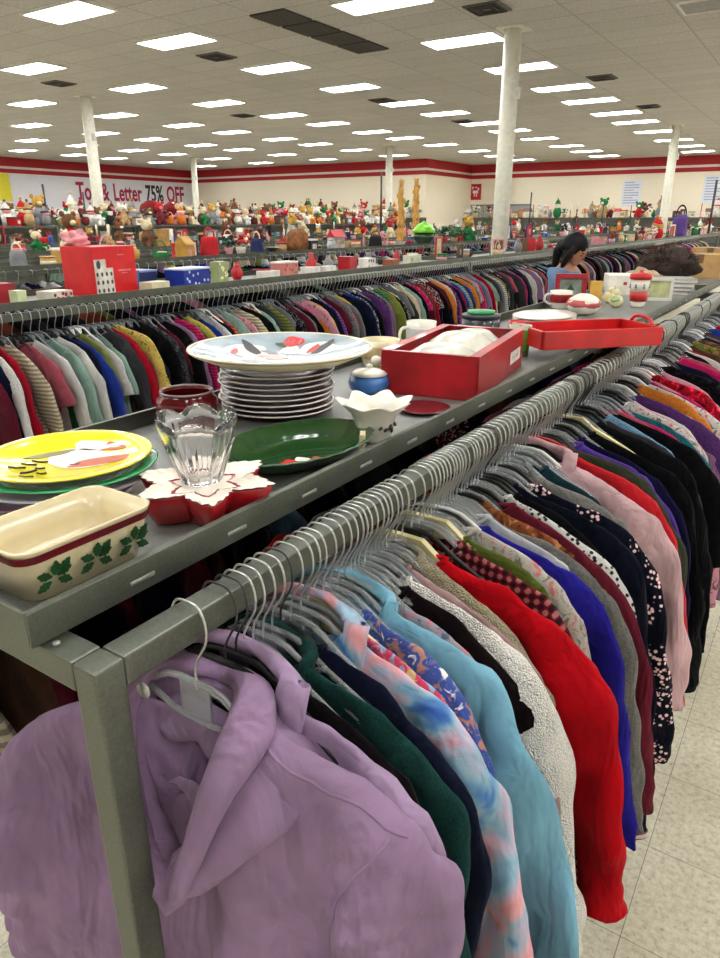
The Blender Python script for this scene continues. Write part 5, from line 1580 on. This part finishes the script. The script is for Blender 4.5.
# --- second rack's tray, the things one can make out
X2 = -3.57
t = thing('gift_box', 'large bright red box with white picture panels, biggest thing on the second rack', 'box', (-3.62, 2.73, Z), 0)
t.scale = (1, .84, 1)
RB = Matrix.Rotation(.12, 3, 'Z')
t.rotation_euler.z = .12
MB().box((0, 0, .135), (.24, .40, .27), bev=.003).build('box', plain((206, 16, 26), .35, vary=.06, name='red_card'), t)
MB().box((.1206, -.105, .078), (.001, .165, .150)).box((.1206, -.135, .175), (.0008, .105, .052)).build('picture_panel', plain((206, 200, 190), .5, vary=.2), t)
pk_ = MB()
for r_ in range(3):
    for c_ in range(4): pk_.blob((.1215, -.168 + c_ * .042, .030 + r_ * .045), (.0012, .011, .013), n=8, m=4)
pk_.blob((.1215, -.150, .172), (.0012, .020, .024), n=10, m=5)
pk_.build('printed_figure', plain((60, 70, 60), .5, vary=.3), t)
MB().box((.1206, .085, .135), (.001, .120, .009)).box((.1206, .085, .120), (.001, .06, .004)).box((.1206, .06, .222), (.001, .06, .005)).build('printed_line', plain((226, 130, 130), .5), t)
t = thing('tissue_paper', 'crumpled pink and white tissue paper on top of the big red box', 'tissue paper', (-3.70, 2.72, Z + .275), 0)
MB().blob((0, -.07, .03), (.05, .08, .045), amp=.8, n=20, m=14, seed=2).build('sheet', plain((220, 150, 156), .7, vary=.2, bump=.4), t)
def b2(x, y, w, d, h, c, lb, lid=None, a=.12, nm='gift_box', pat=None):
    t = thing(nm, lb, 'box', (x, y, Z), a)
    MB().box((0, 0, h / 2), (w, d, h), bev=.003).build('box', plain(c, .4, vary=.1), t)
    if lid: MB().box((0, 0, h + .005), (w + .004, d + .004, .012), bev=.002).build('lid', plain(lid, .4), t)
    if pat:
        q = MB(); rr = random.Random(int(y * 100))
        for k in range(10): q.blob((w / 2 + .001, rr.uniform(-d * .42, d * .42), rr.uniform(.1, .9) * h), (.0012, .010, .010), n=7, m=4)
        q.build('printed_pattern', plain(pat, .5), t)
    return t
b2(-3.60, 3.40, .16, .27, .105, (20, 44, 140), 'royal blue box printed with white snowflakes on the second rack', (200, 214, 232), pat=(190, 206, 236))
b2(-3.74, 3.12, .14, .16, .10, (32, 44, 92), 'dark blue box left of the snowflake box', (130, 150, 190))
b2(-3.70, 2.965, .13, .12, .115, (70, 100, 150), 'steel blue box just right of the big red box', (226, 228, 230))
b2(-3.45, 2.98, .10, .16, .06, (212, 202, 166), 'small cream box in front of the blue boxes')
b2(-3.62, 3.72, .07, .11, .14, (150, 160, 110), 'olive and cream striped box right of the snowflake box', pat=(230, 230, 180))
b2(-3.50, 2.33, .12, .14, .055, (200, 196, 180), 'low cream box in front of the big red box at its left', pat=(160, 30, 40))
b2(-3.66, 2.10, .12, .14, .10, (150, 20, 34), 'dark red upright box left of the big red box')
b2(-3.52, 2.13, .06, .06, .07, (196, 206, 160), 'tiny pale green box in front of the dark red one')
b2(-3.56, 1.94, .07, .07, .13, (60, 90, 150), 'narrow blue and white carton at the left edge of the view', pat=(220, 224, 232))
b2(-3.64, 4.47, .12, .22, .095, (190, 120, 110), 'red and white chequered box on the second rack', (222, 214, 206), pat=(190, 30, 40))
b2(-3.62, 4.78, .10, .16, .05, (222, 220, 214), 'low white box right of the chequered box')
b2(-3.60, 4.22, .11, .16, .05, (214, 210, 200), 'flat white box left of the chequered box')
b2(-3.60, 5.30, .12, .14, .10, (178, 22, 36), 'bright red box standing alone midway along the second rack', (150, 18, 30))
b2(-3.62, 5.02, .08, .18, .045, (224, 222, 214), 'long low white box left of the lone red box')
b2(-3.60, 5.62, .10, .16, .085, (226, 222, 212), 'white box right of the lone red box', pat=(50, 60, 60))
b2(-3.56, 6.40, .08, .30, .085, (206, 206, 186), 'cream box with green stripe before the lime green pot', pat=(120, 160, 50))
b2(-3.58, 6.02, .10, .18, .06, (150, 84, 50), 'rust brown box left of the cream box with green stripe')
rnd = random.Random(12)
clutter_row(-3.72, -3.48, 6.9, 14.5, .26, rnd, Z, 'the second rack tray', 'goods on the second rack tray', ['gift_box', 'mug', 'bowl', 'basket', 'flower_pot', 'picture_frame', 'book', 'tin', 'vase'], ['white', 'cream', 'red', 'grey', 'green', 'tan', 'pink', 'brown', 'teal'], far=False, smin=.7, smax=1.0)
clutter_row(-3.72, -3.48, 14.7, 25.6, .3, rnd, Z, 'the far end of the second rack tray', 'goods on the second rack tray', ['gift_box', 'plush_santa', 'flower_pot', 'handbag', 'picture_frame', 'toy_house', 'vase'], ['white', 'red', 'green', 'black', 'pink', 'maroon', 'cream'], smin=.8, smax=1.5)
clutter_row(-3.76, -3.66, 3.95, 6.8, .3, rnd, Z, 'the back of the second rack tray', 'goods on the second rack tray', ['vase', 'mug', 'bowl', 'tin'], ['black', 'white', 'grey', 'brown', 'red'], far=False, smin=.6, smax=.8)
t = inst('handbag', (-3.55, 20.6, Z), 0, ('purple', 'black', 'grey'), 'tall purple bag standing far along the second rack', None, (2.0, 3.6, 3.0))
# third rack: heaps, the carved posts, lime pot
goods = ['gift_box', 'bowl', 'basket', 'flower_pot', 'handbag', 'plush_toy', 'vase', 'tin', 'toy_house', 'picture_frame', 'candlestick', 'mug']
hs = ['white', 'cream', 'red', 'grey', 'green', 'tan', 'pink', 'brown', 'black', 'maroon', 'blue', 'silver', 'gold', 'navy']
for k, (ya, yb, st, gk) in enumerate(((3.6, 24, .21, goods), (5.5, 25, .23, goods), (7.0, 25.8, .27, goods), (30, 30.01, .45, goods), (11, 25.8, .6, goods), (13, 25.8, .7, goods), (15, 25.8, .8, goods), (17, 25.8, .9, goods))):
    if k == 3: continue
    xr = -.55 - 2.7 * (k + 2)
    clutter_row(xr - .50, xr - .18, ya, yb, st, random.Random(60 + k), Z, 'the %s rack tray' % ORD[k + 2], 'goods on the %s rack tray' % ORD[k + 2], gk, hs, smin=.8, smax=1.35)
t = thing('basket', 'round brown wicker basket turned upside down on the third rack', 'basket', (-6.27, 8.0, Z), 0)
MB().lathe([(0, .30), (.09, .29), (.15, .22), (.17, .1), (.16, 0), (0, 0)], n=32, fr=lambda a, i: 1 + .02 * math.cos(20 * a)).build('basket', plain((128, 82, 44), .9, vary=.35, bump=.6), t)
MB().lathe([(.165, .0), (.18, .01), (.175, .03), (.165, .03), (.165, 0)], n=32).build('rim', plain((100, 62, 32), .9), t)
wood = plain((196, 146, 66), .6, vary=.18, name='carved_golden_wood')
for i, (x, y, H_, lb) in enumerate(((-6.28, 10.86, 1.02, 'carved golden wooden post, left one of the pair'), (-9.0, 16.3, 1.36, 'carved golden wooden post, right one of the pair behind the lime pot'))):
    t = thing('carved_post', lb, 'wood carving', (x, y, Z), .3 + i)
    prof = []
    n_ = 26; R_ = .075 if i == 0 else .10
    for k in range(n_ + 1):
        z = H_ * k / n_
        prof.append((R_ * (1 - .45 * (z / H_) ** 2) * (1 + .14 * math.sin(k * 1.5) + .08 * math.sin(k * 3.7)), z))
    prof = [(0, 0)] + prof + [(0, H_ + .04)]
    MB().lathe(prof, n=20, fr=lambda a, i_: 1 + .12 * math.cos(3 * a + i_ * .4), sx=.8).build('trunk', wood, t)
    br = MB()
    for k in range(9):
        z = H_ * (.15 + .09 * k); a = k * 2.2
        br.blob((R_ * .8 * math.cos(a), R_ * .8 * math.sin(a), z), (.03, .03, .045), n=8, m=6, amp=.3, seed=k)
    br.build('carved_knob', wood, t)
t = thing('lidded_pot', 'dark pot with a lime green domed lid in front of the carved posts', 'pot', (-6.2, 11.55, Z), 0)
MB().lathe([(0, 0), (.13, 0), (.19, .12), (.17, .2), (0, .2)], n=28).build('pot', plain((26, 60, 34), .3, coat=.3), t)
MB().lathe([(0, .2), (.2, .2), (.2, .24), (.13, .33), (.05, .37), (0, .40)], n=28).build('lid', plain((120, 210, 30), .3, coat=.3), t)
for i, (x, y, lb) in enumerate(((-6.15, 12.2, 'dark green leafy plant right of the lime lidded pot'), (-6.25, 13.0, 'second dark green leafy plant, a step further right of the lime pot'))):
    t = thing('potted_plant', lb, 'plant', (x, y, Z), i)
    MB().lathe([(0, 0), (.07, 0), (.1, .12), (.09, .12), (0, .1)], n=18).build('pot', hue_m['red'], t)
    lf = MB(); rr = random.Random(i + 40)
    for k in range(80):
        a = rr.uniform(0, 6.28); q = rr.uniform(0, .2); z = .13 + rr.uniform(0, .17)
        lf.blob((q * math.cos(a), q * math.sin(a), z), (.05, .022, .006), n=6, m=4, rot=Rz(a) @ Ry(rr.uniform(-.8, .3)))
    lf.build('leaves', plain((26, 92, 40), .5, vary=.3), t)

# ------------------------------------------------------------------ tall shelving along the far walls, heaped with toys
def shelving(x, y, L, ax, label, H_=1.72, D_=.6):
    t = thing('shelving_unit', label, 'shelves', (x, y, 0), 0 if ax == 'y' else -PI / 2, 'grey shelving along the walls')
    for a in (-L / 2, L / 2):
        for b in (-D_ / 2, D_ / 2):
            MB().box((b, a * .99, H_ / 2), (.05, .05, H_)).build('post', steel_d, t)
    for z in (.25, .7, 1.15, H_ - .02):
        MB().box((0, 0, z), (D_, L, .03)).build('shelf', steel, t)
    MB().box((-D_ / 2 - .03 if True else 0, 0, H_ / 2 + .02), (.01, L * .97, H_ - .1)).build('back_panel', plain((150, 150, 144), .7), t)
    return t
pl = ['plush_toy', 'plush_toy', 'plush_santa', 'plush_toy', 'flower_pot', 'plush_santa', 'gift_box', 'handbag']
ph_ = ['white', 'white', 'cream', 'brown', 'black', 'red', 'tan', 'green', 'white', 'grey', 'maroon', 'orange', 'pink']
SHZ = 1.72
for i in range(7):
    shelving(-14.35, 8.4 + 2.55 * i, 2.5, 'y', 'tall grey toy display between the rows of racks, %s bay from the left' % ['first', 'second', 'third', 'fourth', 'fifth', 'sixth', 'seventh'][i], H_=1.5)
clutter_row(-14.3, -14.15, 7.2, 24.6, .34, random.Random(95), 1.5, 'the tall toy display front', 'toys heaped on the tall toy display', pl, ph_, smin=1.0, smax=1.4)
clutter_row(-14.55, -14.45, 7.2, 24.6, .42, random.Random(96), 1.5, 'the tall toy display back', 'toys heaped on the tall toy display', pl, ph_, smin=1.2, smax=1.65)
for i in range(5):
    shelving(-29.6, 16.4 + 2.9 * i, 2.86, 'y', 'grey metal shelving under the sale banner, %s bay from the left' % ORD[i].replace('nearest', 'first'))
clutter_row(-29.75, -29.45, 15.1, 29.2, .30, random.Random(90), SHZ, 'the shelving under the sale banner', 'toys heaped on the banner wall shelving', pl, ph_, smin=1.4, smax=2.0)
clutter_row(-29.7, -29.5, 15.1, 29.2, .55, random.Random(91), 1.165, 'the middle shelf under the sale banner', 'toys on the banner wall middle shelf', pl, ph_, smin=.8, smax=1.1)
for i in range(5):
    shelving(-28.0 + 2.7 * i, 29.4, 2.66, 'x', 'grey metal shelving before the cream far wall, %s bay from the left' % ORD[i].replace('nearest', 'first'))
def clutter_line_x(xa, xb, y, step, rnd, z, where, group, kinds, hues, smin, smax, face):
    items = []; x = xa; used = set(); pk = pc = None
    while x < xb:
        for _ in range(60):
            k = rnd.choice(kinds); c = plushfix(k, rnd.choice(hues))
            if (c, k, pc, pk) not in used: break
        used.add((c, k, pc, pk)); items.append((x, k, c)); pk, pc = k, c
        x += step * rnd.uniform(.8, 1.25)
    for i, (x, k, c) in enumerate(items):
        nb = 'right of a %s %s' % (items[i - 1][2], kn(items[i - 1][1])) if i else 'leftmost'
        s = rnd.uniform(smin, smax)
        inst(k, (x, y + rnd.uniform(-.12, .12), z), face + rnd.uniform(-.4, .4), (c, rnd.choice(['white', 'cream', 'red', 'green', 'gold', 'brown']), rnd.choice(['white', 'cream', 'tan'])), '%s %s %s on %s' % (c, kn(k), nb, where), group, (s, s, s), True)
clutter_line_x(-29.2, -16.2, 29.4, .27, random.Random(92), SHZ, 'the far wall shelving', 'toys heaped on the far wall shelving', pl, ph_, 1.5, 2.2, -PI / 2)
for i in range(5):
    shelving(-14.4 + 2.7 * i, 33.6, 2.66, 'x', 'grey metal shelving before the back wall, %s bay from the left' % ORD[i].replace('nearest', 'first'))
clutter_line_x(-15.6, -2.4, 33.6, .30, random.Random(93), SHZ, 'the back wall shelving', 'toys heaped on the back wall shelving', ['plush_toy', 'flower_pot', 'candlestick', 'vase', 'picture_frame', 'plush_santa', 'gift_box', 'toy_house'], ph_, 1.4, 2.3, -PI / 2)
clutter_line_x(-15.6, -2.4, 33.5, .34, random.Random(97), 1.165, 'the back wall middle shelf', 'toys on the back wall middle shelf', ['plush_toy', 'flower_pot', 'vase', 'plush_santa', 'gift_box', 'toy_house', 'basket'], ph_, 1.0, 1.5, -PI / 2)
clutter_line_x(-29.2, -16.2, 29.3, .45, random.Random(98), 1.165, 'the far wall middle shelf', 'toys on the far wall middle shelf', pl, ph_, .9, 1.3, -PI / 2)
clutter_row(-14.3, -14.2, 7.2, 24.6, .36, random.Random(99), 1.165, 'the toy display middle shelf', 'toys on the toy display middle shelf', ['gift_box', 'bowl', 'tin', 'mug', 'basket', 'book'], ph_, smin=.8, smax=1.1)
for y_, lb in ((12.75, 'left'), (13.5, 'right')):
    t = thing('plush_hat', 'big dark red plush cap sitting high below the banner, %s one of two' % lb, 'plush toy', (-14.62, y_, 1.5), 0)
    t.scale = (.6, .6, .60)
    MB().lathe([(0, 0), (.3, 0), (.34, .15), (.2, .3), (0, .3)], n=18).build('body', soft_m['green' if lb == 'left' else 'maroon'], t)
    MB().blob((0, 0, .62), (.40, .48, .34), amp=.15, n=18, m=12).build('cap', plain((120, 10, 20), .9, vary=.1, bump=.3), t)

# ================================================================== THE WOMAN BETWEEN THE RACKS
def skin_mesh(name, joints, edges, mat, parent, sub=2, root=0):
    me = bpy.data.meshes.new(name)
    me.from_pydata([j[0] for j in joints], edges, [])
    o = bpy.data.objects.new(name, me); COL.objects.link(o)
    m = o.modifiers.new('skin', 'SKIN'); m.use_smooth_shade = True
    for i, j in enumerate(joints):
        r = j[1]; r = r if isinstance(r, tuple) else (r, r)
        me.skin_vertices[0].data[i].radius = r
        me.skin_vertices[0].data[i].use_root = (i == root)
    s = o.modifiers.new('sub', 'SUBSURF'); s.levels = sub; s.render_levels = sub
    dg = bpy.context.evaluated_depsgraph_get(); dg.update()
    nm = bpy.data.meshes.new_from_object(o.evaluated_get(dg)); nm.name = name
    nm.materials.clear(); nm.materials.append(mat)
    for p in nm.polygons: p.use_smooth = True
    bpy.data.objects.remove(o)
    o = bpy.data.objects.new(name, nm); COL.objects.link(o); o.parent = parent
    return o
PX, PY = -1.88, 6.0
skin_m = plain((158, 106, 82), .5, vary=.05, name='skin')
hair_m = plain((12, 9, 9), .6, vary=.25, name='dark_hair', spec=.2)
shirt_m = fabric((120, 150, 186), 'heather', (96, 124, 160))
jeans_m = fabric((44, 54, 84), 'heather', (34, 40, 62))
per = thing('person', 'person with dark tied-back hair and pale blue top, looking down between the racks', 'person', (PX, PY, 0), math.radians(-8))
per.scale = (.925, .925, .925)
# local: +x is the direction she faces (towards the foreground rack), y to her left
body = [((0, 0, .90), .13), ((0, 0, 1.05), .12), ((.0, 0, 1.22), (.14, .11)), ((.01, 0, 1.32), (.08, .07)), ((.035, 0, 1.38), .05), ((.055, 0, 1.44), .052),   # pelvis..neck..head base
        ((0, .10, .86), .095), ((.03, .10, .48), .062), ((0, .10, .09), .045), ((.12, .10, .04), .035),
        ((0, -.10, .86), .095), ((.02, -.10, .48), .062), ((-.02, -.10, .09), .045), ((.10, -.10, .04), .035),
        ((.0, .165, 1.28), .055), ((.04, .22, 1.04), .042), ((.26, .20, .98), .032), ((.33, .19, .97), .030),
        ((.0, -.165, 1.28), .055), ((.05, -.22, 1.05), .042), ((.27, -.17, 1.02), .032), ((.34, -.16, 1.02), .030)]
be = [(0, 1), (1, 2), (2, 3), (3, 4), (4, 5), (0, 6), (6, 7), (7, 8), (8, 9), (0, 10), (10, 11), (11, 12), (12, 13), (3, 14), (14, 15), (15, 16), (16, 17), (3, 18), (18, 19), (19, 20), (20, 21)]
skin_mesh('body', body, be, skin_m, per)
for s, hx, hz in ((1, .33, .97), (-1, .34, 1.02)):
    hy = .19 if s > 0 else -.16
    for f, (dy, ln) in enumerate(((-.026, .066), (-.009, .075), (.009, .07), (.026, .055))):
        skin_mesh('finger', [((hx, hy + dy * .6, hz), .012), ((hx + .05, hy + dy, hz), .010), ((hx + .05 + ln * .5, hy + dy * 1.1, hz - .012), .0085), ((hx + .05 + ln * .85, hy + dy * 1.1, hz - .040), .007)], [(0, 1), (1, 2), (2, 3)], skin_m, per, 1)
    skin_mesh('thumb', [((hx, hy - s * .02, hz), .012), ((hx + .03, hy - s * .045, hz - .01), .010), ((hx + .06, hy - s * .05, hz - .02), .008)], [(0, 1), (1, 2)], skin_m, per, 1)
# head tilted down, facing right in the photo
head = MB()
hr = Ry(.45)
def hd(mb, c, r, **k):
    p = hr @ Vector(c)
    return mb.blob((p.x + .075, p.y, p.z + 1.475), r, rot=hr, **k)
HS = 1.12
hd(head, (0, 0, .02), (.095 * HS, .075 * HS, .105 * HS), n=24, m=18); hd(head, (.03, 0, -.05), (.065, .055, .065), n=18, m=12)
hd(head, (.1, 0, -.012), (.018, .012, .022), n=10, m=8); hd(head, (.082, 0, -.055), (.014, .024, .008), n=10, m=6)
for s in (-1, 1): hd(head, (.0, s * .082, -.01), (.02, .010, .03), n=10, m=8)
head.build('head', skin_m, per)
ey = MB()
for s in (-1, 1): hd(ey, (.088, s * .032, .012), (.012, .015, .008), n=10, m=6)
ey.build('eyes', plain((30, 22, 20), .3), per)
bw_ = MB()
for s in (-1, 1): hd(bw_, (.096, s * .034, .034), (.008, .020, .004), n=8, m=5)
bw_.build('eyebrows', hair_m, per)
hair = MB()
hd(hair, (-.022, 0, .045), (.108 * HS, .090 * HS, .105 * HS), n=28, m=20, amp=.12)
hd(hair, (-.11, 0, -.01), (.055, .06, .075), n=16, m=12, amp=.2)
for s in (-1, 1): hd(hair, (-.01, s * .075, -.01), (.05, .022, .09), n=14, m=10, amp=.2)
hair.tube([tuple(hr @ Vector(p) + Vector((.075, 0, 1.475))) for p in ((-.10, 0, .04), (-.14, .02, 0), (-.15, .03, -.08), (-.12, .03, -.17), (-.10, .02, -.24))], [.04, .05, .045, .035, .015], 12)
for s in (-1, 1):
    hair.tube([tuple(hr @ Vector(p) + Vector((.075, 0, 1.475))) for p in ((.02, s * .075, .06), (.005, s * .092, -.02), (.0, s * .09, -.11), (.01, s * .075, -.19))], [.03, .032, .026, .01], 10)
hair.build('hair', hair_m, per)
top = [((0, 0, .92), .145), ((0, 0, 1.06), .135), ((0, 0, 1.22), (.155, .125)), ((.005, 0, 1.315), (.10, .085)), ((.0, .17, 1.275), .07), ((.03, .215, 1.13), .062), ((.0, -.17, 1.275), .07), ((.035, -.215, 1.13), .062)]
skin_mesh('top', top, [(0, 1), (1, 2), (2, 3), (3, 4), (4, 5), (3, 6), (6, 7)], shirt_m, per)
leg = [((0, 0, .90), .14), ((0, .10, .84), .108), ((.03, .10, .48), .076), ((0, .10, .12), .062), ((0, -.10, .84), .108), ((.02, -.10, .48), .076), ((-.02, -.10, .12), .062)]
skin_mesh('trousers', leg, [(0, 1), (1, 2), (2, 3), (0, 4), (4, 5), (5, 6)], jeans_m, per)
sh = MB()
for x, y_ in ((.05, .10), (.03, -.10)): sh.blob((x, y_, .045), (.13, .048, .045), n=14, m=10)
sh.build('shoes', plain((40, 40, 44), .5), per)
